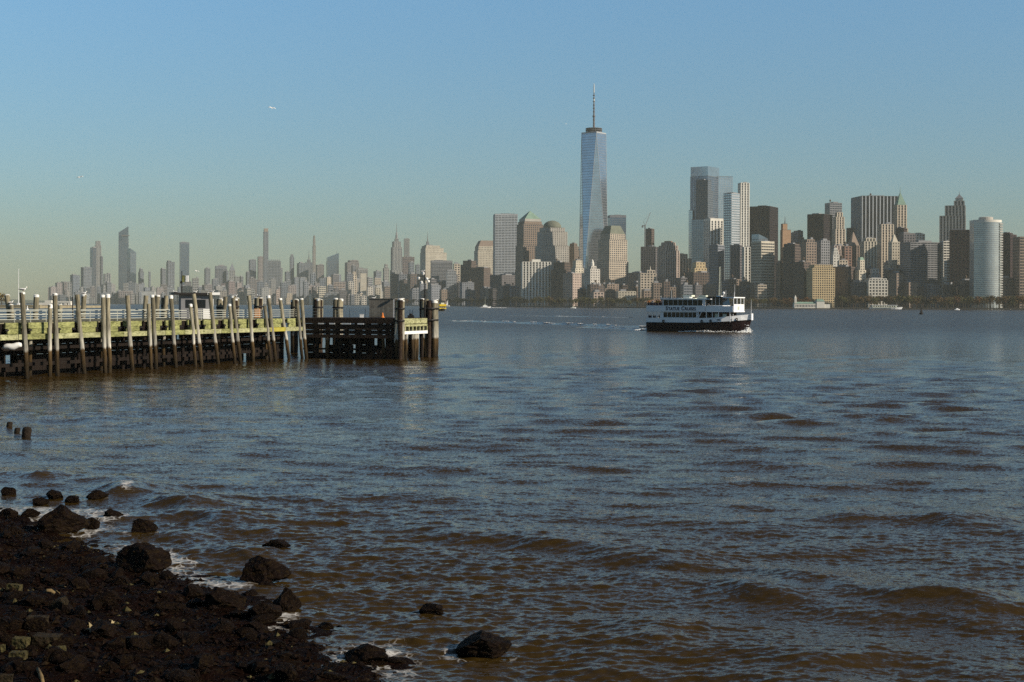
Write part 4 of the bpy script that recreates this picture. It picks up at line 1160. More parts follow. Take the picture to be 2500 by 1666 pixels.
foam_heap('bow_spray', [(fl_pt(12.6, -0.6), 1.7, 0.35), (fl_pt(13.3, -1.4), 1.4, 0.6), (fl_pt(13.4, -3.0), 0.6, 0.8), (fl_pt(12.6, -5.0), 0.15, 0.7)], 'white spray thrown up at the ferry bow', 1, 420, 0.20)
foam_heap('side_wave', [(fl_pt(11.0, -3.2), 0.5, 0.3), (fl_pt(6, -4.3), 0.25, 0.25), (fl_pt(1.5, -4.5), 0.5, 0.3), (fl_pt(-1, -4.6), 0.25, 0.25), (fl_pt(-4, -4.6), 0.04, 0.2)], 'thin white wave along the ferry hull', 2, 300, 0.16)
foam_heap('stern_wash', [(fl_pt(-14.0, 1.5), 0.9, 0.6), (fl_pt(-16.5, 3.0), 0.6, 0.9), (fl_pt(-20, 4.5), 0.2, 1.0)], 'white wash boiling behind the ferry stern', 3, 260, 0.24)
# trail: low ridges of water edged with foam
def ridge(name, pts, hgt, wid, label, fo=0.35, seed=0):
    mbw, mbf = MB(), MB(); g = random.Random(seed)
    pts = [Vector((p.x, p.y, 0)) for p in pts]
    fine = []
    for a, b in zip(pts[:-1], pts[1:]):
        for k in range(14): fine.append(a.lerp(b, k / 14))
    fine.append(pts[-1])
    prof = [(-1.0, 0.0), (-0.5, 0.35), (-0.15, 0.9), (0.1, 1.0), (0.45, 0.55), (1.0, 0.0)]
    rows = []
    for i, p in enumerate(fine):
        d = (fine[min(i + 1, len(fine) - 1)] - fine[max(i - 1, 0)]).normalized(); nrm = Vector((-d.y, d.x, 0))
        f = i / (len(fine) - 1); h = hgt * (0.55 + 0.6 * abs(math.sin(f * 19 + seed)) * g.uniform(.7, 1)) * math.sin(math.pi * min(1, f * .9 + .1)) ** .5
        rows.append([p + nrm * (q * wid) + Vector((0, 0, h * z - 0.02)) for q, z in prof])
    for i in range(len(rows) - 1):
        for k in range(len(prof) - 1):
            mbw.add([rows[i][k], rows[i][k + 1], rows[i + 1][k + 1], rows[i + 1][k]], [(0, 1, 2, 3)])
        if g.random() < fo:
            for _ in range(9):
                c = rows[i][3].lerp(rows[i + 1][3], g.random()) + Vector((g.uniform(-.5, .5), g.uniform(-.7, .7), -0.06)); r = g.uniform(.06, .2)
                mbf.add([(c.x + r * vx * 1.8, c.y + r * vy * 1.4, c.z + 0.05 + r * vz * .45) for vx, vy, vz in oct_v], oct_f)
    tag(mbw.build(name, M_WATER, smooth=True), label, 'wake', kind='stuff')
    if mbf.v: tag(mbf.build(name + '_foam', M_FOAM), label + ', its foam', 'foam', kind='stuff')
ridge('wake_ridge', [W(1578, 800), W(1450, 795.5), W(1330, 792), W(1200, 787.5), W(1100, 784)], 0.65, 2.6, 'long low wake trailing from the ferry to the pier tip', 0.34, 1)
ridge('wake_swell', [W(1590, 806), W(1500, 803), W(1420, 799)], 0.5, 3.0, 'near shoulder of the ferry wake behind its stern', 0.0, 4)
ridge('wake_line', [W(1540, 776), W(1380, 773.5), W(1240, 771)], 0.3, 3.0, 'faint far wake line beyond the ferry trail', 0.06, 7)

# ---------------------------------------------------------------- people on the ferry
M_SKIN = mat('skin', (0.42, 0.24, 0.16), rough=0.6, var=0.05)
M_HAIR = mat('hair', (0.03, 0.02, 0.012), rough=0.7, var=0.2)
def person_mesh(pose, top, legs):
    """one continuous body grown from a skeleton; clothing is told by height"""
    arm = {'rest': [(0.22, 0.02, 1.40), (0.26, 0.04, 1.12), (0.22, 0.20, 0.95)], 'rail': [(0.22, 0.03, 1.40), (0.28, 0.16, 1.16), (0.20, 0.38, 1.14)], 'raise': [(0.22, 0.03, 1.41), (0.33, 0.12, 1.30), (0.20, 0.22, 1.55)]}
    aL, aR = (arm['rest'], arm['rail']) if pose == 0 else ((arm['rail'], arm['rail']) if pose == 1 else (arm['raise'], arm['rest']))
    V = [(0, 0, 0.95), (0, 0.01, 1.12), (0, 0.0, 1.34), (0, 0, 1.48), (0, 0.02, 1.55), (0, 0.03, 1.63), (0, 0.02, 1.73)]
    rad = [.15, .145, .165, .07, .062, .095, .07]
    Eg = [(0, 1), (1, 2), (2, 3), (3, 4), (4, 5), (5, 6)]
    for s, a in ((-1, aL), (1, aR)):
        b = len(V); V += [(s * x, y, z) for x, y, z in a]; rad += [.062, .048, .038]
        Eg += [(2, b), (b, b + 1), (b + 1, b + 2)]
        b = len(V); V += [(s * 0.10, 0, 0.86), (s * 0.11, 0.03, 0.48), (s * 0.11, -0.01, 0.08), (s * 0.11, 0.14, 0.04)]; rad += [.095, .065, .05, .04]
        Eg += [(0, b), (b, b + 1), (b + 1, b + 2), (b + 2, b + 3)]
    me = bpy.data.meshes.new('person'); me.from_pydata(V, Eg, [])
    ob = bpy.data.objects.new('person_tmp', me); COL.objects.link(ob)
    md = ob.modifiers.new('skin', 'SKIN')
    for i, r in enumerate(rad): me.skin_vertices[0].data[i].radius = (r, r * (0.75 if i < 3 else 1))
    me.skin_vertices[0].data[0].use_root = True
    sb = ob.modifiers.new('sub', 'SUBSURF'); sb.levels = 1; sb.render_levels = 1
    bpy.context.view_layer.update()
    out = bpy.data.meshes.new_from_object(ob.evaluated_get(bpy.context.evaluated_depsgraph_get()))
    bpy.data.objects.remove(ob)
    out.materials.clear()
    for m_ in (M_SKIN, top, legs, M_HAIR): out.materials.append(m_)
    for p in out.polygons:
        c = p.center
        p.material_index = 3 if (c.z > 1.66 or (c.z > 1.56 and c.y < -0.01)) else 0 if c.z > 1.49 else 2 if c.z < 0.93 else 1
        p.use_smooth = True
    return out
CL = {'orange': (0.65, 0.24, 0.07), 'tan': (0.55, 0.38, 0.22), 'pink': (0.68, 0.40, 0.32), 'black': (0.02, 0.02, 0.022), 'navy': (0.02, 0.025, 0.06), 'red': (0.30, 0.04, 0.03), 'white': (0.65, 0.62, 0.56), 'mustard': (0.45, 0.27, 0.05)}
def cloth(c): return mat('cloth_' + c, CL[c], rough=0.9, var=0.2, scale=4)
def person(x, y, z, rz, c, pose, label, sc=1.0):
    me = person_mesh(pose, cloth(c), cloth('navy'))
    p = fl_pt(x, y, z)
    o = link_mesh('person', me, None, p, (0, 0, -TH + rz), (sc, sc, sc))
    tag(o, label, 'person', 'passengers on the ferry')
UP = [('orange', 0), ('tan', 1), ('pink', 0), ('white', 2), ('tan', 1), ('black', 0), ('mustard', 1), ('orange', 1), ('mustard', 0), ('pink', 2)]
names = ['in orange at the stern corner of the upper deck', 'in tan, second from the stern on the upper deck', 'in pink, third from the stern on the upper deck', 'in white with one arm raised on the upper stern deck', 'in tan, right of the one with a raised arm', 'in black, tallest on the upper stern deck', 'in mustard, right beside the one in black', 'in orange, third from the cabin on the upper deck', 'in mustard, second from the cabin on the upper deck', 'in pink with one arm raised next to the upper cabin']
for i, (c, pose) in enumerate(UP):
    person(-13.0 + i * 0.41, -3.2 + 0.15 * (i % 3), D2 + 1.03, math.pi + 0.3 * math.sin(i * 2.1), c, pose, 'passenger ' + names[i], 0.98 + 0.04 * math.sin(i * 3.0) + (0.06 if i == 5 else 0))
for i, (x, y, c, pose, lab) in enumerate(((-12.8, -1.8, 'red', 0, 'in red behind the front row at the stern rail'), (-12.1, -1.6, 'white', 1, 'in white behind the front row, second from the stern'), (-11.4, -1.8, 'orange', 2, 'in orange with a raised arm behind the front row'), (-10.7, -1.5, 'pink', 0, 'in pink behind the front row near the cabin'), (-10.0, -1.7, 'tan', 1, 'in tan behind the front row beside the cabin'))):
    person(x, y, D2 + 1.03, math.pi - 0.5 + 0.3 * i, c, pose, 'passenger ' + lab, 1.03)
for i, (x, lab) in enumerate(((-13.0, 'dark-clothed passenger at the stern corner of the lower deck'), (-12.5, 'dark-clothed passenger second from the stern on the lower deck'), (-11.7, 'dark-clothed passenger in the middle of the open lower stern'), (-11.1, 'tallest dark-clothed passenger of the lower stern'), (-10.2, 'dark-clothed passenger nearest the lower cabin'))):
    person(x, -2.9, D1 + 0.02, math.pi + 0.4 * i, 'black' if i % 2 == 0 else 'navy', i % 2, lab, 1.0 + (0.05 if i == 3 else 0))
person(3.5, -3.0, D2 + 0.16, math.pi, 'white', 0, 'crew member in white beside the pilot house', 1.0)

# ---------------------------------------------------------------- other craft
M_TAXI = mat('taxi_yellow', (0.72, 0.50, 0.02), rough=0.5, var=0.08)
def hull_mesh(L, B, H, mats_=None, bow=0.55, name='hull'):
    mb = MB(); rings = []
    for k in range(9):
        x = -L / 2 + L * k / 8; f = k / 8
        b = B / 2 * (1 if f < bow else max(0.06, 1 - ((f - bow) / (1 - bow)) ** 2)); h = H * (1 + 0.3 * f * f)
        rings.append([Vector((x - 0.04 * L * (f > .8), -b * .5, -0.3)), Vector((x, -b, h)), Vector((x, b, h)), Vector((x - 0.04 * L * (f > .8), b * .5, -0.3))])
    mb.loft(rings)
    return mb
c = W(1079, 759.5)
tx = empty('water_taxi', c, R(-78))
tag(tx, 'yellow water taxi coming out from behind the pier tip', 'boat')
hull_mesh(17, 6.2, 1.7).build('hull', M_BLACK, tx)
mb = MB(); mb.box(-8, 5.5, -3.0, 3.0, 1.7, 2.6); mb.build('lower_band', M_TAXI, tx)
mb = MB(); mb.box(-7.6, 5.0, -2.8, 2.8, 2.6, 4.1); cb = mb.build('cabin', M_FPALE, tx)
for i in range(6):
    mb = MB(); mb.box(-7.2 + i * 2, -5.6 + i * 2, -2.86, -2.805, 2.8, 3.9); mb.build('window', M_FG, cb)
for y0 in (-2.4, -0.7, 1.0):
    mb = MB(); mb.box(5.005, 5.06, y0, y0 + 1.4, 2.8, 3.9); mb.build('window', M_FG, cb)
mb = MB(); mb.box(-7.9, 5.3, -3.05, 3.05, 4.1, 5.9); mb.build('upper_band', M_TAXI, tx)
mb = MB(); mb.box(0.5, 3.5, -1.4, 1.4, 5.9, 7.2); mb.build('wheelhouse', M_FPALE, tx)
c = P(1186, 752, 2350); c.z = 0
mo = empty('motor_yacht', c, R(4))
tag(mo, 'small white yacht with a tall mast near the far shore', 'boat')
hull_mesh(17, 4.5, 1.8).build('hull', M_FW, mo)
mb = MB(); mb.frustum(-5, 3.5, -1.8, 1.8, 1.7, -4.5, 2.0, -1.5, 1.5, 3.9); mb.build('cabin', M_FW, mo)
mb = MB(); mb.box(-3.5, 0.4, -1.2, 1.2, 3.9, 5.2); mb.build('flybridge', M_FPALE, mo)
mb = MB(); mb.tube([(-1.2, 0, 3.9), (-1.2, 0, 18)], [0.22, 0.12], 6); mb.build('mast', M_FPALE, mo)
foam_heap('yacht_wake', [(c + Vector((10, 0, 0)), 0.5, 0.8), (c + Vector((24, 6, 0)), 0.3, 1.0), (c + Vector((34, 10, 0)), 0.1, 1.0)], 'white wake beside the small yacht', 9, 140, 0.9, 0.4)
c = P(1093, 747, 4000); c.z = 0
sl = empty('sailboat', c, 0.2); sl.scale = (1.4, 1.4, 1.4)
tag(sl, 'tiny white sailboat right of the water taxi', 'boat')
hull_mesh(9, 2.6, 1.1).build('hull', M_FW, sl)
mb = MB(); mb.tube([(0.6, 0, 1), (0.6, 0, 13.5)], 0.12, 6); mb.build('mast', M_FPALE, sl)
mb = MB(); mb.loft([[Vector((0.5, 0, 1.8)), Vector((-3.2, 0.35, 2.0)), Vector((-3.2, 0.45, 2.0))], [Vector((0.5, 0, 12.8)), Vector((0.2, 0.04, 12.6)), Vector((0.2, 0.08, 12.6))]]); mb.build('sail', M_FW, sl)
c = P(2337, 757, 2080); c.z = 0
bo = empty('motorboat', c, 0.1)
tag(bo, 'tiny white motorboat off the tree-lined park at the right', 'boat')
hull_mesh(8, 2.8, 1.1).build('hull', M_FW, bo)
mb = MB(); mb.frustum(-2, 1.8, -1, 1, 1.0, -1.6, 1.0, -.9, .9, 2.7); mb.build('cabin', M_FW, bo)
c = W(2249, 768)
by = empty('channel_buoy', (c.x, c.y, 0))
tag(by, 'dark channel buoy in front of the park at the right', 'buoy')
mb = MB(); mb.lathe([(0.9, -0.6), (1.35, 0.0), (1.35, 0.9), (0.9, 1.2)], 14); mb.build('float', M_BLACK, by)
mb = MB(); mb.frustum(-0.75, 0.75, -0.75, 0.75, 1.2, -0.3, 0.3, -0.3, 0.3, 4.4); mb.lathe([(0.3, 4.4), (0.4, 4.9), (0.1, 5.5)], 8); mb.build('tower', M_BLACK, by)
for i, (px, py, d, lab) in enumerate(((1400, 751, 2300, 'white launch against the park shore below the tallest tower'),)):
    c = P(px, py, d); c.z = 0
    b2 = empty('launch', c, 0.05); tag(b2, lab, 'boat')
    hull_mesh(9, 3, 1.2).build('hull', M_FW, b2)
    mb = MB(); mb.frustum(-2, 2, -1.1, 1.1, 1.1, -1.6, 1.0, -.9, .9, 2.7); mb.build('cabin', M_FPALE, b2)
mb = MB(); c = W(67, 757.5); mb.lathe([(0.7, -0.5), (1.0, 0.2), (0.9, 0.8), (0.35, 1.2), (0.25, 3.2), (0.05, 3.4)], 12); tag(mb.build('mooring_buoy', M_FW, smooth=True, loc=(c.x, c.y, 0)), 'white mooring buoy seen between the piles at the left', 'buoy')
# ---------------------------------------------------------------- far shore
LAND = [(3000, 2300), (2500, 2450), (2200, 2500), (1900, 2550), (1700, 2600), (1550, 2700), (1400, 2850), (1250, 3300), (1150, 3900), (1050, 4600), (950, 5200), (800, 5800), (600, 6300), (400, 6600), (250, 6900), (120, 7200), (-60, 7700), (-500, 8400)]
GZ = 2.4
def land_d(px):
    xs = [p for p, _ in LAND][::-1]; ds = [d for _, d in LAND][::-1]
    return float(np.interp(px, xs, ds))
M_LAND = mat('park_ground', (0.10, 0.085, 0.05), rough=0.95, var=0.4, scale=0.02)
M_SEAWALL = mat('granite_seawall', (0.075, 0.068, 0.06), rough=0.9, var=0.4, scale=0.2)
mb = MB(); fr = [Vector((PX(p, d), d, 0)) for p, d in LAND]; n = len(fr)
bk = [Vector((p.x * 13500 / p.y, 13500, 0)) for p in fr]
for i in range(n - 1):
    a, b, c2, d2 = fr[i], fr[i + 1], bk[i + 1], bk[i]
    up = Vector((0, 0, GZ))
    mb.add([a + up, b + up, c2 + up, d2 + up], [(0, 1, 2, 3)])
    mb.add([a - up, b - up, b + up, a + up], [(0, 1, 2, 3)], 1)
tag(mb.build('land', [M_LAND, M_SEAWALL]), 'low city shore with a dark seawall across the water', kind='structure')
# far low hills closing the horizon at the left
mb = MB(); g = random.Random(2); rowa = []
for k in range(61):
    px = -700 + k * 60
    d = 12500
    h = 24 + 14 * math.sin(k * .35) + 8 * math.sin(k * 1.3) + (18 if px < 150 else 0)
    rowa.append((Vector((PX(px, d), d, 0)), Vector((PX(px, d), d + 400, h)), Vector((PX(px, d), d + 900, h * .8))))
for a, b in zip(rowa[:-1], rowa[1:]):
    mb.add([a[0], b[0], b[1], a[1]], [(0, 1, 2, 3)]); mb.add([a[1], b[1], b[2], a[2]], [(0, 1, 2, 3)])
tag(mb.build('far_hills', mat('far_hill', (0.07, 0.08, 0.05), rough=0.95, var=0.3, scale=0.004)), 'low hazy hills on the horizon', kind='structure')

# ---------------------------------------------------------------- building kit
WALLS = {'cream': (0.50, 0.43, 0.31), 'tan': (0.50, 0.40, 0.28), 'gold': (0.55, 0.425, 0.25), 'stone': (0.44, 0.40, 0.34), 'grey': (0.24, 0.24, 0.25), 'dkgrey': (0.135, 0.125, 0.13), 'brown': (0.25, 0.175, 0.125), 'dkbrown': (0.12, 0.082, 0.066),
         'brick': (0.27, 0.14, 0.09), 'pink': (0.42, 0.31, 0.25), 'white': (0.66, 0.63, 0.56), 'black': (0.030, 0.023, 0.026), 'maroon': (0.06, 0.032, 0.034), 'blue': (0.16, 0.19, 0.24), 'orange': (0.46, 0.25, 0.11), 'steel': (0.38, 0.40, 0.42), 'slate': (0.20, 0.21, 0.235)}
FARW = 'slate'
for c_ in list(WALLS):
    WALLS['far_' + c_] = tuple(0.42 * a + 0.58 * b for a, b in zip(WALLS[c_], (0.155, 0.178, 0.21)))  # distance haze mixed into the far walls as a blue-grey tint
for c_ in ('cream', 'tan', 'stone', 'brown', 'dkbrown', 'brick', 'pink', 'orange', 'maroon'):
    q_ = WALLS[c_]; g_ = sum(q_) / 3
    WALLS[c_] = tuple(min(0.72, (0.70 * a + 0.30 * g_) * 1.06) for a in q_)
def wmat(c): return mat('facade_' + c, WALLS[c], rough=0.85, var=0.16, scale=0.04, spec=0.2)
GL = {'dark': ((0.030, 0.034, 0.042), 0.25, 0.0, 0.4), 'mid': ((0.06, 0.07, 0.085), 0.22, 0.0, 0.5), 'sky': ((0.42, 0.455, 0.49), 0.16, 0.85, 0.5), 'deep': ((0.20, 0.24, 0.30), 0.16, 0.85, 0.5), 'pale': ((0.42, 0.45, 0.45), 0.25, 0.6, 0.5), 'black': ((0.014, 0.013, 0.015), 0.3, 0.0, 0.35)}
def gmat(k):
    c, r, m, s = GL[k]
    return mat('glazing_' + k, c, rough=r, metal=m, spec=s, var=0.14, scale=0.06)
M_ROOF = mat('roof_tar', (0.09, 0.085, 0.08), rough=0.9, var=0.2, scale=0.1)
M_COPPER = mat('copper_green', (0.20, 0.30, 0.235), rough=0.8, var=0.2, scale=0.1)
M_TANK = mat('tank_wood', (0.10, 0.07, 0.05), rough=0.9, var=0.2, scale=0.5)

def lattice(wb, gb, x0, x1, y0, y1, z0, z1, style, bay, fl):
    """core of glazing with real piers and spandrels standing proud of it"""
    gb.box(x0, x1, y0, y1, z0, z1)
    w, d, h = x1 - x0, y1 - y0, z1 - z0
    if style == 'plain':
        return
    pw, sh, pd, sd_ = {'grid': (0.42, 0.42, 0.45, 0.36), 'vert': (0.5, 0.16, 0.7, 0.25), 'horiz': (0.12, 0.5, 0.3, 0.5), 'glass': (0.07, 0.10, 0.16, 0.12), 'solid': (0.62, 0.55, 0.4, 0.33), 'fin': (0.28, 0.0, 0.9, 0.0)}[style]
    nf = max(1, round(h / fl)); f = h / nf
    def face(L, put):
        nb = max(2, round(L / bay)); b = L / nb
        for i in range(nb + 1):
            c = -L / 2 + i * b
            hw = b * pw / 2
            put(max(-L / 2 - pd * 0.98, c - hw) if i == 0 else c - hw, min(L / 2 + pd * 0.98, c + hw) if i == nb else c + hw, z0, z1, pd)
        if sh > 0:
            for j in range(nf + 1):
                c = z0 + j * f; hh = f * sh / 2
                put(-L / 2, L / 2, max(z0, c - hh), min(z1 + (0.3 if j == nf else 0), c + hh), sd_)
    cx, cy = (x0 + x1) / 2, (y0 + y1) / 2
    face(w, lambda a, b, p, q, k: wb.box(cx + a, cx + b, y0 - k, y0 + 0.02, p, q))
    face(w, lambda a, b, p, q, k: wb.box(cx + a, cx + b, y1 - 0.02, y1 + k, p, q))
    face(d, lambda a, b, p, q, k: wb.box(x0 - k, x0 + 0.02, cy + a, cy + b, p, q))
    face(d, lambda a, b, p, q, k: wb.box(x1 - 0.02, x1 + k, cy + a, cy + b, p, q))

BUILT = []
def B(name, label, x0, xs, x1, tops, D, wall='tan', style='grid', glass='dark', r=0.85, crown=None, bay=None, fl=None, group=None, plant=True, cat='building', roofm=None, solid_top=0.0, seed=None):
    """x0 left edge, xs near corner, x1 right edge in photo pixels; tops: roof pixel row, or tiers (row, sw, sd, ox, oy) from the ground up"""
    if not isinstance(tops, list): tops = [(tops, 1, 1, 0, 0)]
    g = random.Random(seed if seed is not None else int(x0 * 7 + x1 * 3 + D))
    mpp = D / F
    wl_, wr_ = max(0.4, (xs - x0) * mpp), max(0.4, (x1 - xs) * mpp)
    al = math.atan((wl_ / wr_) / r)
    al = min(max(al, R(3)), R(87))
    w = wr_ / math.cos(al); d = wl_ / math.sin(al)
    d = max(d, min(12, w)); w = max(w, min(12, d))
    if wl_ < 3 * mpp: d = max(d, w * 0.6)
    cor = Vector((PX(xs, D), D, 0))
    c = cor + Vector((math.cos(al), math.sin(al), 0)) * (w / 2) + Vector((-math.sin(al), math.cos(al), 0)) * (d / 2)
    root = empty(name, (c.x, c.y, GZ), al)
    tag(root, label, cat, group)
    far = D > 4600
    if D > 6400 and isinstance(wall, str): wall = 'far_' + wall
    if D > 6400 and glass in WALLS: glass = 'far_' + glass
    bay = bay or (8.5 if far else 6.4); fl = fl or (8.0 if far else 5.6)
    wb, gb, rb = MB(), MB(), MB()
    setb = []
    zprev = 0.0
    xm = (x0 + x1) / 2
    last = None
    for k, (yt, sw, sd2, ox, oy) in enumerate(tops):
        z1 = P(xm, yt, D).z - GZ
        X0, X1 = ox * w - sw * w / 2, ox * w + sw * w / 2
        Y0, Y1 = oy * d - sd2 * d / 2, oy * d + sd2 * d / 2
        lattice(wb, gb, X0, X1, Y0, Y1, zprev - (0.0 if k == 0 else 0.5), z1 - solid_top * (k == len(tops) - 1), style, bay, fl)
        if solid_top and k == len(tops) - 1:
            wb.box(X0 - 0.35, X1 + 0.35, Y0 - 0.35, Y1 + 0.35, z1 - solid_top, z1)
        rb.box(X0 - 0.2, X1 + 0.2, Y0 - 0.2, Y1 + 0.2, z1, z1 + 0.7)
        if k < len(tops) - 1: setb.append(rb); rb = MB()
        last = (X0, X1, Y0, Y1, z1 + 0.7)
        zprev = z1
    root['w'] = w; root['d'] = d
    if wb.v: wb.build('wall', wmat(wall) if isinstance(wall, str) else wall, root)
    gb.build('glazing', gmat(glass) if glass in GL else wmat(glass), root)
    X0, X1, Y0, Y1, Z = last
    plants = []
    if crown is None and (X1 - X0) > 6:
        for _ in range(g.choice((1, 1, 2))):
            pw = (X1 - X0) * g.uniform(.25, .55); pd = (Y1 - Y0) * g.uniform(.3, .6); px_ = g.uniform(X0 + 1, X1 - pw - 1); py_ = g.uniform(Y0 + 1, Y1 - pd - 1)
            plants.append((px_, px_ + pw, py_, py_ + pd, Z, Z + (g.uniform(2, 5) if plant else g.uniform(1.2, 2.6)) * (1.4 if far else 1)))
    rt = rb.build('roof', roofm or (M_ROOF if wall not in ('white', 'cream') else wmat(wall)), root)
    for q_ in setb: q_.build('setback_roof', M_ROOF, root)
    for pb in plants:
        b_ = MB(); b_.box(*pb); b_.build('plant_room', wmat('grey'), rt)
    if plant and crown is None and not far and g.random() < 0.5 and (X1 - X0) > 12:
        t = MB(); q = (g.uniform(X0 + 4, X1 - 4), g.uniform(Y0 + 4, Y1 - 4)); z_ = Z + 5
        for a in range(4): t.beam((q[0] + 1.2 * math.cos(a * 1.57), q[1] + 1.2 * math.sin(a * 1.57), Z - 0.5), (q[0] + 1.2 * math.cos(a * 1.57), q[1] + 1.2 * math.sin(a * 1.57), z_), 0.3, 0.3)
        t.lathe([(2.1, z_), (2.1, z_ + 3.4), (0.2, z_ + 5)], 10, c=q); t.build('water_tank', M_TANK, rt)
    for cr in (crown or []):
        kind = cr[0]
        zt = P(xm, cr[1], D).z - GZ
        cx, cy = (X0 + X1) / 2, (Y0 + Y1) / 2
        kw = cr[2] if len(cr) > 2 else {}
        m_ = kw.get('m', M_COPPER)
        b_ = MB()
        s = kw.get('s', 1.0); hw, hd = (X1 - X0) / 2 * s, (Y1 - Y0) / 2 * s
        cx += kw.get('ox', 0) * w; cy += kw.get('oy', 0) * d
        zb = kw.get('zb', None); zb = Z if zb is None else P(xm, zb, D).z - GZ
        if kind == 'pyr':
            t_ = kw.get('t', 0.03)
            b_.frustum(cx - hw, cx + hw, cy - hd, cy + hd, zb, cx - hw * t_, cx + hw * t_, cy - hd * t_, cy + hd * t_, zt); b_.build(kw.get('n', 'pyramid_roof'), m_, root)
        elif kind == 'dome':
            rr = min(hw, hd); hh = zt - zb
            b_.lathe([(rr, zb), (rr, zb + hh * .12)] + [(rr * math.cos(t), zb + hh * .12 + hh * .88 * math.sin(t)) for t in np.linspace(0.15, 1.5, 8)], 24, c=(cx, cy)); b_.build('dome', m_, root, True)
        elif kind == 'spire':
            rr = kw.get('r', 1.5)
            b_.tube([(cx, cy, zb - 1), (cx, cy, zb + (zt - zb) * .4), (cx, cy, zt)], [rr, rr * .6, rr * .15], 8); b_.build('spire', kw.get('m', wmat('dkgrey')), root)
        elif kind == 'box':
            b_.box(cx - hw, cx + hw, cy - hd, cy + hd, zb - 0.3, zt); b_.build(kw.get('n', 'penthouse'), kw.get('m', wmat(wall) if isinstance(wall, str) else wall), root)
        elif kind == 'slant':
            zl = P(xm, kw['yl'], D).z - GZ; zr = zt
            b_.add([(X0, Y0, Z - .3), (X1, Y0, Z - .3), (X1, Y1, Z - .3), (X0, Y1, Z - .3), (X0, Y0, zl), (X1, Y0, zr), (X1, Y1, zr), (X0, Y1, zl)], [(0, 3, 2, 1), (4, 5, 6, 7), (0, 1, 5, 4), (1, 2, 6, 5), (2, 3, 7, 6), (3, 0, 4, 7)]); b_.build('slanted_top', kw.get('m', gmat('mid')), root)
        elif kind == 'cren':
            nb = 7
            for i in range(nb):
                a = X0 + (X1 - X0) * i / nb; b_.box(a, a + (X1 - X0) / nb * .6, Y0, Y1, Z - .3, zt)
            b_.build('parapet_fins', wmat(wall), root)
        elif kind == 'lantern':
            rr = min(hw, hd)
            b_.lathe([(rr, zb - .5), (rr, zb + (zt - zb) * .45), (rr * .75, zb + (zt - zb) * .5), (rr * .6, zb + (zt - zb) * .75), (rr * .2, zb + (zt - zb) * .85), (0.1, zt)], 10, c=(cx, cy)); b_.build('lantern', m_, root)
    BUILT.append((x0, x1, D))
    return root
def T(*ts):
    return [t if len(t) == 5 else (t + (0, 0)) for t in ts]

# ---------------------------------------------------------------- far towers of the midtown skyline, left to right
B('apartment_block', 'low reddish block at the left end of the hazy far skyline', 136, 142, 167, 690, 7700, 'pink')
B('office_block', 'blue-grey block second from the left end of the far skyline', 168, 178, 191, 672, 7800, 'blue')
B('office_block', 'grey slab just left of the paired far towers', 193, 204, 220, 653, 7900, 'slate')
B('glass_tower', 'darker shorter one of the paired far towers at the left', 218, 226, 232, 605, 8000, 'slate', 'glass', 'deep', cat='skyscraper')
B('stone_tower', 'taller pale one of the paired far towers at the left', 228, 233, 245, T((600, 1, 1), (589, .75, .75)), 8150, 'stone', 'vert', 'mid', cat='skyscraper', plant=False)
B('chimney_tower', 'very thin dark tower right of the paired far towers', 244, 247, 250, 627, 7600, 'dkgrey', cat='skyscraper')
B('frame_tower', 'pale open-framed building right of the thin dark far tower', 250, 256, 268, 669, 7400, 'white', 'fin', 'mid')
B('angular_tower', 'far glass skyscraper with a sharply slanted top and a jutting deck', 286, 289, 311, 585, 8000, 'slate', 'glass', 'deep', cat='skyscraper', plant=False,
  crown=[('slant', 553, {'yl': 568, 'm': gmat('deep')})])
hy = BUILT[-1]
B('glass_tower', 'stepped lower glass tower leaning on the right of the slanted far skyscraper', 308, 318, 329, 618, 7850, 'slate', 'glass', 'deep', cat='skyscraper', plant=False, crown=[('slant', 616, {'yl': 607, 'm': gmat('deep')})])
mb = MB(); q = P(305, 577, 7990)
mb.add([q + Vector((-14, -20, 0)), q + Vector((-14, 12, 0)), q + Vector((30, -6, 1.5)), q + Vector((-14, -20, 7)), q + Vector((-14, 12, 7)), q + Vector((30, -6, 4))], [(0, 1, 2), (3, 5, 4), (0, 2, 5, 3), (1, 4, 5, 2), (0, 3, 4, 1)])
dk = bpy.data.objects['angular_tower']
o = mb.build('observation_deck', wmat('dkgrey'), None); o.parent = dk; o.matrix_parent_inverse = Matrix.Translation(dk.location) .inverted() if False else (Matrix.Translation(dk.location) @ Matrix.Rotation(dk.rotation_euler.z, 4, 'Z')).inverted()
B('rounded_tower', 'small far tower right of the slanted skyscraper', 336, 342, 349, T((664, 1, 1), (657, .7, .7)), 8200, 'slate')
B('slim_tower', 'tiny slim far tower left of the two grey slabs', 362, 364, 367, 664, 8300, 'slate')
B('office_slab', 'shorter dark slab left of the tall far box tower', 390, 396, 403, 657, 7900, 'dkgrey')
B('office_slab', 'paler taller slab left of the tall far box tower', 403, 410, 424, T((640, 1, 1), (637, .5, .6, -.2, 0)), 8100, 'slate', plant=False)
B('box_tower', 'tall plain far box tower rising above the pier house', 434, 440, 460, 592, 7700, 'blue', 'glass', 'deep', cat='skyscraper', solid_top=10)
B('office_slab', 'pale slim slab in the gap right of the far box tower', 497, 502, 512, 656, 8200, 'grey')
B('office_block', 'wide dark far block left of the pointed clock tower', 520, 526, 552, 650, 7600, 'dkgrey', solid_top=14)
B('office_wing', 'lower wing at the right of the wide dark far block', 551, 553, 557, 662, 7600, 'slate')
B('clock_tower', 'far stone tower with a grey pyramid top', 557, 560, 573, T((661, 1, 1)), 7500, 'stone', crown=[('pyr', 645, {'t': .12, 'm': wmat('slate')}), ('spire', 641, {'zb': 646, 'r': 2})])
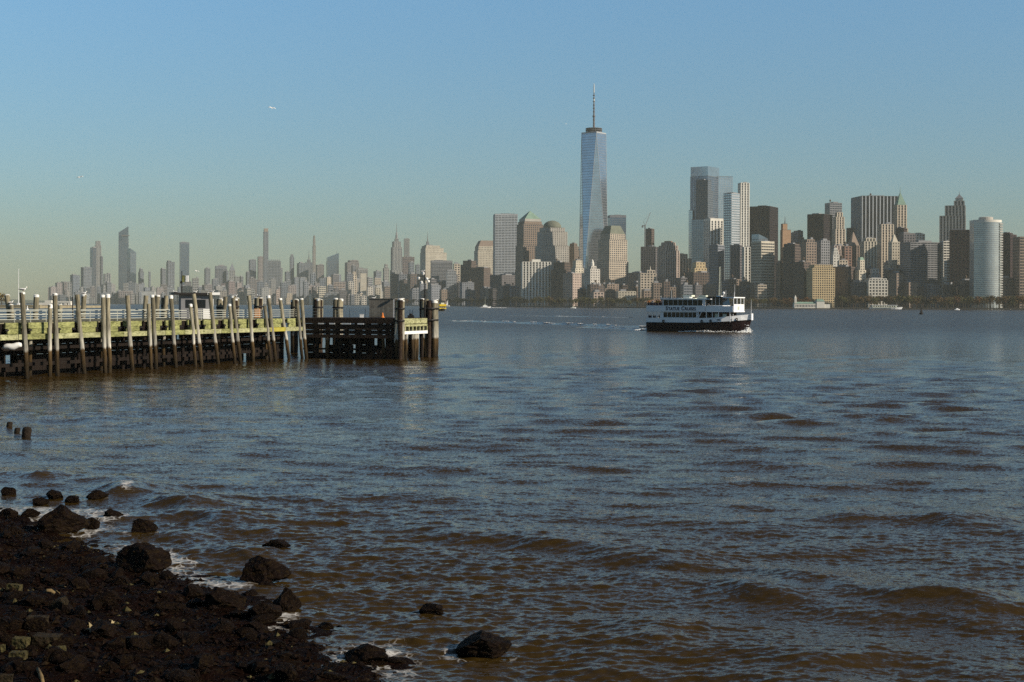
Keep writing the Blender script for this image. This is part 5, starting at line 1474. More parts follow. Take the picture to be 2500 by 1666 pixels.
B('stone_block', 'pale lower block right of the far pyramid tower', 571, 574, 584, 676, 7450, 'stone')
B('small_block', 'small dark block further right of the far pyramid tower', 584, 588, 593, 676, 7700, 'dkgrey')
B('office_slab', 'grey slab with a dark side left of the very thin brown-topped tower', 605, 610, 624, 635, 7900, 'slate')
B('office_slab', 'low dark shoulder left of the grey far slab', 599, 603, 609, 665, 7650, 'dkgrey')
B('brick_tower', 'pinkish far tower touching the thin brown-topped tower', 627, 631, 641, 627, 8300, 'pink', plant=False)
B('needle_tower', 'very thin tall far tower with a brown top', 641, 644, 654, T((566, 1, 1), (559, .8, .9)), 8700, 'slate', 'vert', 'mid', cat='skyscraper', plant=False, crown=[('box', 558, {'zb': 568, 'm': wmat('brown'), 's': 1.1, 'n': 'top_band'})])
B('office_block', 'wide grey far block with a toothed roof line', 648, 652, 684, 638, 7800, 'grey', crown=[('cren', 634, {})])
B('office_wing', 'dark narrow wing right of the toothed far block', 683, 686, 689, 655, 7900, 'dkgrey')
B('slim_tower', 'slim dark-capped tower right of the toothed far block', 706, 709, 717, T((627, 1, 1), (622, .6, .6)), 8300, 'slate', plant=False)
B('office_block', 'low grey block left of the slim dark-capped far tower', 694, 698, 707, 664, 7700, 'slate')
B('office_block', 'broad hazy block between the slim dark-capped tower and the needle pair', 722, 730, 751, 643, 8200, 'slate')
B('office_block', 'grey block at the foot of the short far spire', 743, 747, 762, T((641, 1, 1), (634, .5, .5)), 8250, 'grey', plant=False, crown=[('spire', 609, {'r': 3})])
B('needle_tower', 'thinnest needle-like far tower right of the short far spire', 762, 764, 770, T((600, 1, 1), (585, .7, 1), (576, .45, 1)), 8800, 'tan', 'vert', 'mid', cat='skyscraper', plant=False)
B('office_block', 'brownish block right of the thinnest needle tower', 769, 774, 790, 647, 8000, 'brown')
B('crystal_tower', 'far glass tower with a slanting roof rising to a mast at the right', 793, 799, 826, T((638, 1, 1)), 8100, 'slate', 'glass', 'deep', cat='skyscraper', plant=False, crown=[('slant', 618, {'yl': 629, 'm': gmat('deep')}), ('spire', 612, {'r': 3, 'ox': .36, 'zb': 630})])
B('stepped_block', 'wide far block with stepped shoulders right of the crystal tower', 839, 848, 875, T((641, 1, 1), (636, .75, .8, .1, 0)), 7900, 'brown', plant=False)
B('slim_block', 'dark slim block in front of the stepped far block', 857, 861, 868, 649, 7000, 'dkgrey')
B('stone_block', 'pale-topped far block right of the stepped block', 869, 873, 897, 656, 7000, 'stone', solid_top=8)
B('cream_block', 'bright cream block left of the stone needle-topped landmark tower', 879, 880, 894, 668, 6000, 'cream', 'plain', 'cream')
B('office_block', 'grey block left of the slim pale far tower', 911, 918, 930, 663, 7300, 'slate')
B('slim_tower', 'slim pale tower just left of the stone landmark tower with the spire', 934, 938, 949, T((655, 1, 1), (646, .55, .6)), 7400, 'stone', plant=False)
B('landmark_tower', 'stepped stone far landmark tower with a tall pointed spire', 951, 958, 982, T((660, 1.06, 1), (604, .92, .9), (590, .68, .75), (583, .3, .4)), 7300, 'stone', 'vert', 'mid', cat='skyscraper', plant=False,
  crown=[('lantern', 563, {'m': wmat('grey'), 's': .8}), ('spire', 543, {'zb': 572, 'r': 2.2})])
B('slim_tower', 'hazy slim box tower behind the red building right of the stone landmark', 985, 987, 999, 583, 8600, 'stone', 'vert', 'mid', cat='skyscraper', plant=False)
B('red_tower', 'red-brown slab right of the stone landmark tower', 980, 983, 1011, 628, 6900, 'brick', plant=False)
B('office_block', 'small grey block in front of the red-brown slab', 996, 1000, 1011, 641, 6600, 'slate')
B('small_block', 'low grey block right of the red-brown slab', 1013, 1016, 1024, 647, 7000, 'slate')
B('spire_tower', 'faint stepped spire showing above the cream crowned tower', 1037, 1040, 1049, T((600, 1, 1), (590, .6, .6)), 8000, 'grey', plant=False, crown=[('spire', 566, {'r': 3})])
B('crowned_tower', 'cream stepped tower with a flat crown and dark left side', 1022, 1039, 1089, T((617, 1, 1), (606, .86, .9, -.06, 0), (600, .66, .8, -.12, 0)), 5200, 'cream', 'solid', 'dark', bay=5, fl=5, plant=False, r=1.1)
B('office_block', 'grey building with a brown top band before the cream crowned tower', 1049, 1053, 1104, 637, 5050, 'grey', 'horiz', bay=6, fl=5, solid_top=6)
B('tan_block', 'small tan building right of the grey brown-banded one', 1106, 1109, 1123, 645, 5000, 'tan')
B('pale_block', 'pale greenish low block in front of the brown-banded building', 1088, 1090, 1113, 662, 4700, 'steel', 'horiz', bay=7, fl=5)
# low fabric of the west side
B('white_block', 'little white stepped building standing out low beneath the stone landmark', 917, 918, 933, T((712, 1.3, 1.2), (697, .8, .8)), 5600, 'white', 'solid', bay=7, fl=6, plant=False)
B('tan_hall', 'low tan hall with a white roof right of the little white building', 941, 943, 962, 702, 5500, 'tan', solid_top=3)
B('red_warehouse', 'wide pinkish low warehouse behind the piles at the left', 286, 290, 320, 711, 6950, 'pink', solid_top=5)
B('white_hall', 'low white hall with a curved roof behind the piles at the left', 344, 346, 376, 712, 6750, 'white', 'plain', 'white', plant=False)
B('striped_block', 'low reddish block with pale floor stripes below the crystal tower', 812, 815, 842, 690, 6000, 'pink', 'horiz', bay=12, fl=7)
B('pale_slab', 'low pale slab with a light top below the crystal tower, by the water', 792, 793, 834, 716, 5850, 'steel', 'horiz', bay=12, fl=7)
B('tan_tower', 'slim tan pair of blocks with rounded top left of the cream far block', 857, 860, 870, T((671, 1, 1), (664, .7, .7)), 6200, 'tan', plant=False)

def filler(xa, xb, ylo, yhi, da, db, n, cols, label, group, seed, wr=(9, 26)):
    g = random.Random(seed)
    for i in range(n):
        w = g.uniform(*wr); x = xa + (xb - xa) * (i + g.uniform(.1, .9)) / n - w / 2
        D = max(g.uniform(da, db), land_d(x) + 120)
        B('low_building', label, x, x + w * g.uniform(.12, .45), x + w, g.uniform(ylo, yhi), D, g.choice(cols), g.choice(('grid', 'grid', 'horiz', 'solid')), g.choice(('dark', 'mid')), group=group, seed=seed * 100 + i)
filler(110, 460, 690, 716, 7000, 7500, 26, ['pink', 'slate', 'grey', 'brown', 'stone', 'dkgrey'], 'low hazy building in the leftmost far rows behind the piles', 'leftmost low far buildings', 1, (9, 20))
filler(120, 470, 712, 732, 6900, 7050, 18, ['slate', 'grey', 'brown', 'stone', 'white', 'dkgrey'], 'low waterfront building far off behind the left piles', 'left far waterfront', 11, (9, 24))
filler(440, 760, 676, 704, 6500, 7200, 30, ['pink', 'slate', 'grey', 'brown', 'stone', 'brick'], 'low hazy building beneath the needle towers', 'middle low far buildings', 2, (10, 24))
filler(440, 800, 700, 730, 6200, 6500, 26, ['slate', 'pink', 'tan', 'brown', 'cream', 'dkgrey', 'white'], 'low waterfront building beneath the needle towers', 'middle far waterfront', 12, (9, 22))
filler(740, 1010, 668, 700, 5900, 6800, 26, ['slate', 'stone', 'grey', 'brown', 'tan', 'dkgrey'], 'low hazy building around the foot of the stone landmark tower', 'low buildings by the stone landmark', 3, (10, 24))
filler(760, 1010, 696, 726, 5450, 5900, 26, ['slate', 'dkgrey', 'brown', 'tan', 'stone', 'dkgrey', 'cream'], 'low waterfront building below the stone landmark tower', 'waterfront below the stone landmark', 13, (9, 22))
filler(960, 1130, 668, 690, 4900, 5300, 12, ['dkgrey', 'slate', 'dkbrown', 'dkgrey'], 'dark shaded block low in front of the cream crowned tower', 'dark blocks below the crowned tower', 4, (18, 40))
filler(985, 1140, 690, 716, 4650, 4900, 12, ['dkgrey', 'slate', 'dkbrown', 'brown'], 'dark low waterfront block behind the pier tip', 'dark waterfront by the pier tip', 14, (16, 34))

# ---------------------------------------------------------------- lower city, left to right
B('stepped_tower', 'dark brown stepped apartment tower left of the cream octagonal one', 1124, 1150, 1164, T((647, 1, 1), (637, .75, .8, .1, 0)), 4350, 'dkbrown')
B('apartment_tower', 'dark squat tower in front of the cream octagonal one', 1146, 1180, 1197, T((668, 1.1, 1.1), (654, .9, 1)), 4250, 'dkbrown', 'solid')
B('cream_tower', 'cream tower with chamfered brown hipped roof', 1153, 1164, 1222, T((720, 1.0, 1.0), (612, .9, .95), (602, .84, .9)), 4400, 'cream', 'solid', 'mid', plant=False, bay=5, crown=[('pyr', 587, {'t': .72, 'm': wmat('brown'), 'n': 'hipped_roof'})])
B('banded_tower', 'tall grey-green glass tower with horizontal bands', 1203, 1208, 1263, 523, 4050, 'steel', 'horiz', 'mid', cat='skyscraper', bay=9, fl=4.6, plant=False, solid_top=3)
B('dark_block', 'dark block at the foot of the banded glass tower', 1196, 1225, 1262, 672, 3950, 'dkgrey', 'solid')
B('dark_block', 'dark narrow block between banded tower and white striped slab', 1258, 1268, 1276, 660, 3800, 'dkbrown', 'grid')
B('pyramid_tower', 'stone office tower with a stepped green pyramid roof', 1261, 1278, 1326, T((600, 1.06, 1.05), (548, .98, .98), (541, .88, .9)), 3700, 'brown', 'grid', 'mid', cat='skyscraper', plant=False, bay=6, fl=5.4, solid_top=5,
  crown=[('box', 534, {'m': wmat('stone'), 's': .92, 'n': 'attic'}), ('pyr', 514, {'zb': 534, 's': .9, 't': .06, 'm': M_COPPER})])
B('domed_tower', 'pale stone office tower with a round copper dome', 1310, 1324, 1387, T((600, 1.06, 1.05), (566, .95, .95), (556, .78, .85)), 3600, 'stone', 'solid', 'mid', cat='skyscraper', plant=False, bay=6, fl=5.4,
  crown=[('dome', 537, {'s': .95, 'm': mat('dull_copper', (0.16, 0.17, 0.13), rough=.8, var=.15, scale=.1)})])
B('striped_slab', 'white slab building with bold vertical stripes', 1273, 1276, 1345, T((640, 1, 1)), 3420, 'white', 'vert', 'dark', bay=7.5, plant=False, crown=[('box', 633, {'s': .3, 'm': wmat('white')})])
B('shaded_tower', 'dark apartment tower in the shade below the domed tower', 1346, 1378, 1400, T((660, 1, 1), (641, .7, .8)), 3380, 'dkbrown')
B('round_top_tower', 'brown tower with a notched rounded top left of the tallest tower', 1386, 1402, 1415, T((612, 1, 1), (602, .85, .85), (595, .6, .6)), 3650, 'brown', 'vert', plant=False)
B('cream_tower', 'cream apartment tower with stepped top at the left foot of the tallest tower', 1396, 1405, 1424, T((655, 1.05, 1), (637, .8, .8)), 3350, 'cream', 'solid')
B('apartment_tower', 'dark pink apartment tower below the cream stepped one', 1376, 1398, 1420, 668, 3250, 'pink', 'solid')
B('glass_slab', 'grey-blue glass slab behind the right of the tallest tower', 1485, 1489, 1528, 526, 3900, 'slate', 'glass', 'deep', cat='skyscraper', plant=False, solid_top=6)
B('stepped_office', 'tan stepped office tower with a blunt green-grey roof beside the tallest tower', 1460, 1487, 1536, T((637, 1.0, 1.0), (585, .92, .92), (571, .78, .8)), 3400, 'tan', 'grid', 'mid', cat='skyscraper', plant=False, bay=6, fl=5.4,
  crown=[('pyr', 550, {'t': .62, 'm': mat('dull_copper', (0.16, 0.17, 0.13)), 'n': 'hipped_roof'})])
B('cream_tower', 'slim cream tower with a white pinnacle below the tallest tower', 1429, 1441, 1465, T((657, 1, 1), (650, .5, .5)), 3150, 'stone', 'solid', plant=False, crown=[('lantern', 632, {'s': .7, 'm': wmat('white')})])
B('low_block', 'low pink block by the park below the slim cream tower', 1442, 1450, 1474, 714, 3000, 'pink')
B('low_block', 'low brown stepped block below the tan stepped office tower', 1466, 1478, 1510, T((705, 1, 1), (695, .6, .8)), 3100, 'brown')
B('low_block', 'long low cream building by the park right of the tan office tower', 1506, 1510, 1553, 712, 2980, 'cream', 'solid')
B('brick_block', 'broad brown block with a tan lit end left of the crane', 1532, 1563, 1602, 667, 3250, 'brown', 'solid')
B('tan_block', 'tan sunlit block with a pale pinnacle below the crane tower', 1561, 1564, 1602, T((668, 1, 1), (660, .5, .7, .2, 0)), 3050, 'tan', 'grid', plant=False, crown=[('spire', 650, {'r': 2, 'm': wmat('cream')})])
B('construction_tower', 'unfinished dark tower top beside the crane', 1577, 1590, 1598, 559, 3550, 'dkbrown', 'grid', 'dark', plant=False)
B('dark_tower', 'dark tower carrying the crane, lit on its right edge', 1565, 1600, 1611, 603, 3500, 'dkgrey', 'grid')
B('crown_tower', 'pinkish twin-shaft apartment tower with a rounded stepped crown', 1608, 1624, 1660, T((612, 1, 1), (600, .85, .9), (592, .6, .7)), 3300, 'pink', 'vert', 'dark', plant=False, crown=[('box', 588, {'s': .6, 'm': wmat('brick')})])
B('tan_block', 'tan block stepping down right of the twin-shaft tower', 1654, 1660, 1688, T((632, 1, 1), (621, .6, 1, -.15, 0)), 3350, 'tan', 'vert', plant=False)
B('gold_block', 'dark building with a sunlit yellow top in front of the great glass tower', 1690, 1696, 1726, T((655, 1, 1), (641, .75, 1)), 3150, 'gold', 'solid', plant=False)
B('shaded_block', 'dark block in the shade below the sunlit yellow top', 1668, 1690, 1735, 666, 3050, 'dkbrown', 'grid')
B('great_glass_tower', 'great glass tower with a louvred crown, dark on its left', 1688, 1727, 1762, T((430, 1, 1)), 3600, 'slate', 'glass', 'deep', cat='skyscraper', plant=False, crown=[('box', 406, {'m': gmat('sky'), 's': .98, 'n': 'louvred_crown'})])
B('great_glass_wing', 'broad pale glass wing right of the great glass tower', 1726, 1734, 1789, 431, 3640, 'steel', 'glass', 'sky', cat='skyscraper', plant=False)
B('great_glass_slab', 'dark slab stepping down in front of the great glass tower', 1700, 1727, 1745, T((466, 1, 1), (440, .6, 1, -.2, 0)), 3540, 'slate', 'glass', 'mid', cat='skyscraper', plant=False)
B('glass_shoulder', 'lower glass shoulder at the left of the great glass tower', 1682, 1690, 1700, T((514, 1, 1), (452, .6, 1, .2, 0)), 3620, 'slate', 'glass', 'sky', cat='skyscraper', plant=False)
B('dark_glass_block', 'dark lower block in front of the great glass tower', 1690, 1722, 1740, 536, 3480, 'dkgrey', 'glass', 'deep', cat='skyscraper', plant=False)
B('white_tower', 'white tower with three glass stripes in front of the great glass tower', 1722, 1734, 1767, 534, 3350, 'white', 'vert', 'mid', bay=9, plant=False, solid_top=5)
B('blue_tower', 'blue-grey banded tower below the white striped one', 1734, 1752, 1771, 599, 3000, 'slate', 'horiz', 'mid', plant=False)
B('curved_tower', 'pale glass tower with a lower rounded left half', 1769, 1785, 1808, 472, 3200, 'steel', 'horiz', 'sky', cat='skyscraper', plant=False)
B('white_tower', 'tall white blade of the pale glass tower', 1804, 1808, 1829, 447, 3230, 'white', 'vert', 'mid', cat='skyscraper', plant=False, bay=6)
B('dark_tower', 'dark slab between the blue banded tower and the white-edged one', 1784, 1806, 1816, 599, 2980, 'dkgrey', 'grid', plant=False)
B('white_edge_tower', 'narrow tower with white vertical bands below the white blade', 1814, 1817, 1834, 604, 2950, 'white', 'vert', plant=False)
B('black_tower', 'big black box skyscraper right of the white blade', 1830, 1878, 1909, T((504, 1, 1)), 3250, 'black', 'grid', 'black', cat='skyscraper', plant=False, crown=[('box', 500, {'s': .35})])
B('wedge_tower', 'grey glass building with a slanting roof before the black skyscraper', 1838, 1852, 1877, 585, 3050, 'slate', 'glass', 'deep', plant=False, crown=[('slant', 582, {'yl': 572, 'm': gmat('deep')})])
B('white_slab', 'white and tan sunlit apartment slab before the black skyscraper', 1838, 1858, 1894, 590, 2880, 'cream', 'horiz', 'dark', bay=5, plant=False, solid_top=2)
B('slab_annex', 'lower tan annex at the foot of the white and tan slab', 1846, 1850, 1872, 696, 2820, 'tan', 'horiz', plant=False)
B('orange_tower', 'narrow orange-tan sunlit tower with a crane-like top right of the black skyscraper', 1908, 1910, 1933, T((640, 1.05, 1), (562, .9, 1, -.05, 0), (547, .5, .8, -.2, 0)), 3300, 'orange', 'plain', 'orange', plant=False, crown=[('spire', 528, {'r': 1.5, 'ox': .08})])
B('grey_tower', 'grey tower with stepped top behind the orange-tan one', 1938, 1946, 1964, T((580, 1, 1), (564, .8, .8)), 3400, 'grey', plant=False)
B('white_block', 'small white block beside the orange-tan tower', 1929, 1930, 1939, 569, 3420, 'white', plant=False)
B('dark_block', 'large dark brown block below the orange-tan tower', 1914, 1940, 1960, T((604, 1, 1), (596, .8, .9)), 2850, 'dkbrown', 'grid')
B('brown_block', 'broad brown block with a jagged roof right of the large dark one', 1958, 1968, 1995, T((592, 1, 1), (585, .7, .8)), 2950, 'brown', 'grid')
B('grey_block', 'grey gridded block right of the broad brown block', 1993, 2004, 2028, 588, 2980, 'grey', 'grid')
B('black_slab', 'wide black slab left of the art-deco tower', 1976, 2010, 2040, 523, 3300, 'black', 'grid', 'black', cat='skyscraper')
B('grey_slab', 'grey slab showing behind the black slab', 2019, 2025, 2056, 496, 3500, 'grey', 'horiz', 'mid', cat='skyscraper')
B('art_deco_tower', 'slender tan art-deco tower with narrowing crown', 2036, 2040, 2064, T((600, 1.25, 1.2), (560, 1, 1), (530, .8, .85), (519, .55, .6)), 3150, 'tan', 'vert', 'dark', cat='skyscraper', plant=False)
B('brown_block', 'brown setback block under the art-deco tower', 2024, 2034, 2068, T((610, 1, 1), (600, .7, .7)), 3050, 'pink', 'vert')
B('white_pagoda', 'little white stepped building below the art-deco tower', 2032, 2034, 2049, T((622, 1, 1), (614, .75, .8), (607, .5, .5)), 2880, 'white', 'solid', plant=False)
B('dark_block', 'dark brown block right of the art-deco tower', 2070, 2085, 2104, 557, 3350, 'dkbrown', 'grid')
B('pyramid_tower', 'brown tower with a stepped stone pyramid', 2072, 2078, 2099, T((600, 1, 1)), 3100, 'brown', 'vert', plant=False, crown=[('pyr', 567, {'t': .1, 'm': wmat('brown')})])
B('orange_block', 'low orange-brown block at the foot of the stone pyramid', 2058, 2062, 2080, 602, 2980, 'brick', 'grid')
B('wide_tower', 'widest dark skyscraper with thin pale vertical ribs', 2096, 2104, 2194, 479, 3300, 'steel', 'fin', 'black', cat='skyscraper', bay=9, fl=4)
B('green_spire_tower', 'stone tower with a green pyramid roof and needle tip', 2185, 2189, 2216, T((558, 1.06, 1.05), (501, .86, .9)), 3200, 'tan', 'vert', 'dark', cat='skyscraper', plant=False, crown=[('pyr', 470, {'t': .06, 's': .95}), ('spire', 455, {'zb': 474, 'r': 1.2, 'm': M_COPPER})])
B('cream_block', 'cream stepped block below the widest dark skyscraper', 2106, 2110, 2141, T((590, 1, 1), (582, .75, .8, .05, 0)), 2980, 'cream', 'vert', plant=False)
B('tan_tower', 'plain tan sunlit tower in front of the widest skyscraper', 2148, 2152, 2182, 548, 3050, 'tan', 'vert', 'dark')
B('temple_top_tower', 'cream tower with a columned top and small pyramid', 2166, 2172, 2211, T((648, 1, 1), (591, .52, .6, -.02, 0)), 2850, 'cream', 'solid', 'dark', plant=False, crown=[('pyr', 572, {'t': .15, 'm': wmat('cream'), 's': .7})])
B('dark_block', 'dark square block below the green spire tower', 2190, 2206, 2216, 557, 3000, 'maroon', 'grid', 'black', plant=False)
B('office_slab', 'grey office slab with a pale roof edge right of the green spire', 2200, 2206, 2235, 570, 2950, 'dkgrey', 'grid', solid_top=2, plant=False)
B('white_block', 'small pale block showing right of the pale-edged slab', 2233, 2236, 2258, 572, 3100, 'white', 'grid', plant=False)
B('gold_building', 'big golden sunlit building near the waterfront', 1979, 1984, 2039, T((655, 1, 1), (647, .8, .9)), 2780, 'gold', 'grid', 'dark', bay=4.5, fl=4.6, plant=False)
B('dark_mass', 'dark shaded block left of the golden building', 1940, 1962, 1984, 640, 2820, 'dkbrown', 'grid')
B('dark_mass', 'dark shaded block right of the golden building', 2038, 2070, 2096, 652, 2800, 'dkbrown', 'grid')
B('tan_cap_block', 'tan-topped block rising behind the golden building', 2046, 2049, 2070, 636, 2880, 'tan', 'grid')
B('green_roof_block', 'pale building with a pale green roof left of the white arcade one', 2093, 2098, 2114, T((660, 1.1, 1), (636, .7, .9)), 2790, 'cream', 'solid', plant=False, crown=[('pyr', 628, {'t': .6})])
B('white_pagoda', 'small white tiered building behind the white windowed one', 2126, 2128, 2148, T((672, 1.1, 1), (657, .8, .8)), 2840, 'white', 'solid', plant=False)
B('white_windowed', 'white building with rows of dark windows by the park', 2118, 2121, 2168, T((685, 1, 1), (681, .9, .9)), 2760, 'white', 'grid', 'dark', bay=6, fl=6, plant=False)
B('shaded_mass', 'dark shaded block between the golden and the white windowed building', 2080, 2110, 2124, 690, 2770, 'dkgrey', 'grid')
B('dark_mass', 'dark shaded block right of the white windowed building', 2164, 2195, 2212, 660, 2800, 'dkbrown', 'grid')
B('striped_end_slab', 'wide grey-brown office slab with a white striped right end', 2210, 2222, 2302, 592, 2780, 'grey', 'horiz', 'dark', bay=7, fl=4.2, r=.6)
B('striped_end', 'bright white striped end wall of the wide grey-brown slab', 2301, 2302.5, 2319, 590, 2790, 'white', 'horiz', 'dark', bay=16, fl=5.2, plant=False)
B('striped_end', 'lower white striped end wall nearer the maroon block', 2309, 2310.5, 2323, 637, 2740, 'white', 'horiz', 'dark', bay=14, fl=5.2, plant=False)
B('gabled_tower', 'stone skyscraper with a sloping shoulder and a lantern-topped crown', 2299, 2356, 2378, T((527, 1, 1), (502, .95, .78, .02, -.1), (488, .4, .4, .28, -.25)), 3050, 'stone', 'vert', 'dark', cat='skyscraper', plant=False, crown=[('box', 481, {'s': .75, 'n': 'belfry'}), ('pyr', 471, {'zb': 481, 's': .8, 't': .1, 'm': wmat('slate')}), ('spire', 462, {'zb': 474, 'r': .8})])
B('maroon_block', 'dark maroon block below the lantern-topped skyscraper', 2323, 2366, 2380, 562, 2720, 'maroon', 'grid', 'black', plant=False)
B('brown_tower', 'dark brown office slab right of the curved glass tower', 2444, 2466, 2490, T((573, 1, 1), (569, .5, .6)), 2760, 'maroon', 'grid', 'black', plant=False)
B('striped_tower', 'brown horizontally striped slab cut by the right picture edge', 2487, 2489, 2560, 579, 2700, 'brown', 'horiz', 'dark', plant=False)
filler(1410, 1600, 690, 712, 3000, 3200, 9, ['dkbrown', 'brown', 'pink', 'dkgrey'], 'low shaded block along the park below the tallest tower', 'low blocks below the tallest tower', 5, (16, 34))
filler(1120, 1420, 690, 712, 3350, 4000, 12, ['dkgrey', 'dkbrown', 'slate'], 'low dark block behind the park trees left of the tallest tower', 'low dark blocks behind the left trees', 6, (18, 40))
filler(1600, 1860, 676, 706, 2850, 3000, 14, ['dkbrown', 'dkgrey', 'brown', 'slate'], 'low dark block behind the ferry', 'low dark blocks behind the ferry', 7, (16, 36))
filler(1890, 2230, 640, 672, 2860, 2960, 18, ['dkbrown', 'brown', 'dkgrey', 'stone', 'pink'], 'mid-height old block packed between the towers at the right', 'packed old blocks at the right', 8, (14, 30))
filler(2180, 2480, 668, 700, 2680, 2740, 10, ['dkbrown', 'dkgrey', 'grey', 'brown'], 'shaded block behind the park trees at the right', 'shaded blocks behind the right trees', 9, (24, 44))

# ---------------------------------------------------------------- the tallest tower
def tallest():
    D = 3500.0
    c = Vector((PX(1450, D), D + 30, GZ))
    o = empty('tallest_tower', c, R(8.9))
    tag(o, 'tallest glass skyscraper with tapering facets and a long mast', 'skyscraper')
    s = 61.7 / 2
    zt = P(1450, 324, D).z - GZ
    zb = 50.0
    mb = MB(); mb.box(-s, s, -s, s, 0, zb); mb.build('podium', wmat('slate'), o)
    Bc = [Vector((-s, -s, zb)), Vector((s, -s, zb)), Vector((s, s, zb)), Vector((-s, s, zb))]
    Tc = [Vector((0, -s, zt)), Vector((s, 0, zt)), Vector((0, s, zt)), Vector((-s, 0, zt))]
    Mt = gmat('sky'); Mt2 = gmat('deep')
    for k in range(4):
        a, b = Bc[k], Bc[(k + 1) % 4]
        mb = MB(); i_ = (a + b + Tc[k]) / 3; inn = Vector((-i_.x, -i_.y, 0)).normalized() * 0.6
        mb.loft([[a, b, Tc[k]], [a + inn, b + inn, Tc[k] + inn]]); mb.build('glass_facet', Mt, o)
        t0, t1, bb = Tc[k], Tc[(k + 1) % 4], Bc[(k + 1) % 4]
        mb = MB(); i_ = (t0 + t1 + bb) / 3; inn = Vector((-i_.x, -i_.y, 0)).normalized() * 0.6
        mb.loft([[t0, bb, t1], [t0 + inn, bb + inn, t1 + inn]]); mb.build('glass_facet', Mt, o)
        for p, q in ((a, Tc[k]), (b, Tc[k])):
            mb = MB(); mb.tube([p, q], 0.55, 5); mb.build('edge_strip', wmat('steel'), o)
    mb = MB()
    for f in np.arange(0.03, 1.0, 0.0175):
        z = zb + (zt - zb) * f
        ring = []
        for k in range(4):
            a = Bc[k].lerp(Tc[k], f); b = Bc[(k + 1) % 4].lerp(Tc[k], f)
            ring += [a, b]
        for k in range(8): mb.beam(ring[k] * 1.0, ring[(k + 1) % 8], 0.22, 0.7)
    tag(mb.build('floor_line', wmat('slate'), o), kind='stuff')
    mb = MB()
    for k in range(4): mb.beam(Tc[k] + Vector((0, 0, 1.2)), Tc[(k + 1) % 4] + Vector((0, 0, 1.2)), 1.0, 3.0)
    mb.add([t + Vector((0, 0, -1)) for t in Tc], [(0, 1, 2, 3)]); mb.build('parapet', wmat('steel'), o)
    zr0, zr1 = P(1450, 321, D).z - GZ, P(1450, 311, D).z - GZ
    ring = MB()
    for z in (zr0 + 1, (zr0 + zr1) / 2 + 1, zr1): ring.lathe([(20.2, z - .8), (20.8, z), (20.2, z + .8), (18.8, z)], 28)
    for k in range(20):
        a = 2 * math.pi * k / 20; ring.beam((20 * math.cos(a), 20 * math.sin(a), zr0 - 3), (20 * math.cos(a), 20 * math.sin(a), zr1), 0.7, 0.7)
    ring.build('communications_ring', wmat('dkgrey'), o)
    mb = MB(); mb.lathe([(13, zt), (13, zr0 + 2), (5, zr1), (3, zr1 + 2)], 16); mb.build('mast_base', wmat('dkgrey'), o)
    zz = lambda y: P(1451, y, D).z - GZ
    mb = MB(); mb.lathe([(2.6, zz(312)), (2.2, zz(283)), (3.6, zz(282)), (3.6, zz(279)), (1.9, zz(278)), (1.6, zz(255)), (2.3, zz(254)), (2.3, zz(251)), (1.4, zz(250)), (1.1, zz(222))], 10)
    for y in (300, 290, 270, 262, 245, 237, 230): mb.lathe([(2.7, zz(y)), (2.7, zz(y - 2))], 10)
    mb.build('mast', wmat('dkgrey'), o)
    mb = MB(); mb.lathe([(1.5, zz(246)), (1.5, zz(236))], 10); mb.lathe([(1.3, zz(222)), (1.2, zz(205)), (0.6, zz(201)), (0.1, zz(198))], 10); mb.build('mast_tip', wmat('white'), o)
tallest()
# ---------------------------------------------------------------- tower crane
def crane():
    D = 3495.0
    c = Vector((PX(1574, D), D, P(1574, 603, D).z - 2)); o = empty('tower_crane', c)
    tag(o, 'tower crane with a raised jib over the unfinished tower', 'crane')
    z = lambda y: P(1574, y, D).z - c.z
    mb = MB(); mb.beam((0, 0, 0), (0, 0, z(550)), 2.6, 2.6); mb.build('tower', wmat('dkgrey'), o)
    j = P(1588, 519, D) - c
    mb = MB(); mb.beam((0, 0, z(553)), j, 0.9, 1.3); mb.build('jib', wmat('grey'), o)
    mb = MB(); mb.beam((0, 0, z(552)), (-7, 0, z(551)), 2.0, 2.0); mb.box(-8, -4.5, -1.5, 1.5, z(556), z(552)); mb.build('counter_jib', wmat('dkgrey'), o)
    mb = MB(); mb.beam((0, 0, z(552)), (-4, 0, z(541)), .7, .7); mb.beam((-4, 0, z(541)), j, .25, .25); mb.build('a_frame', wmat('dkgrey'), o)
crane()
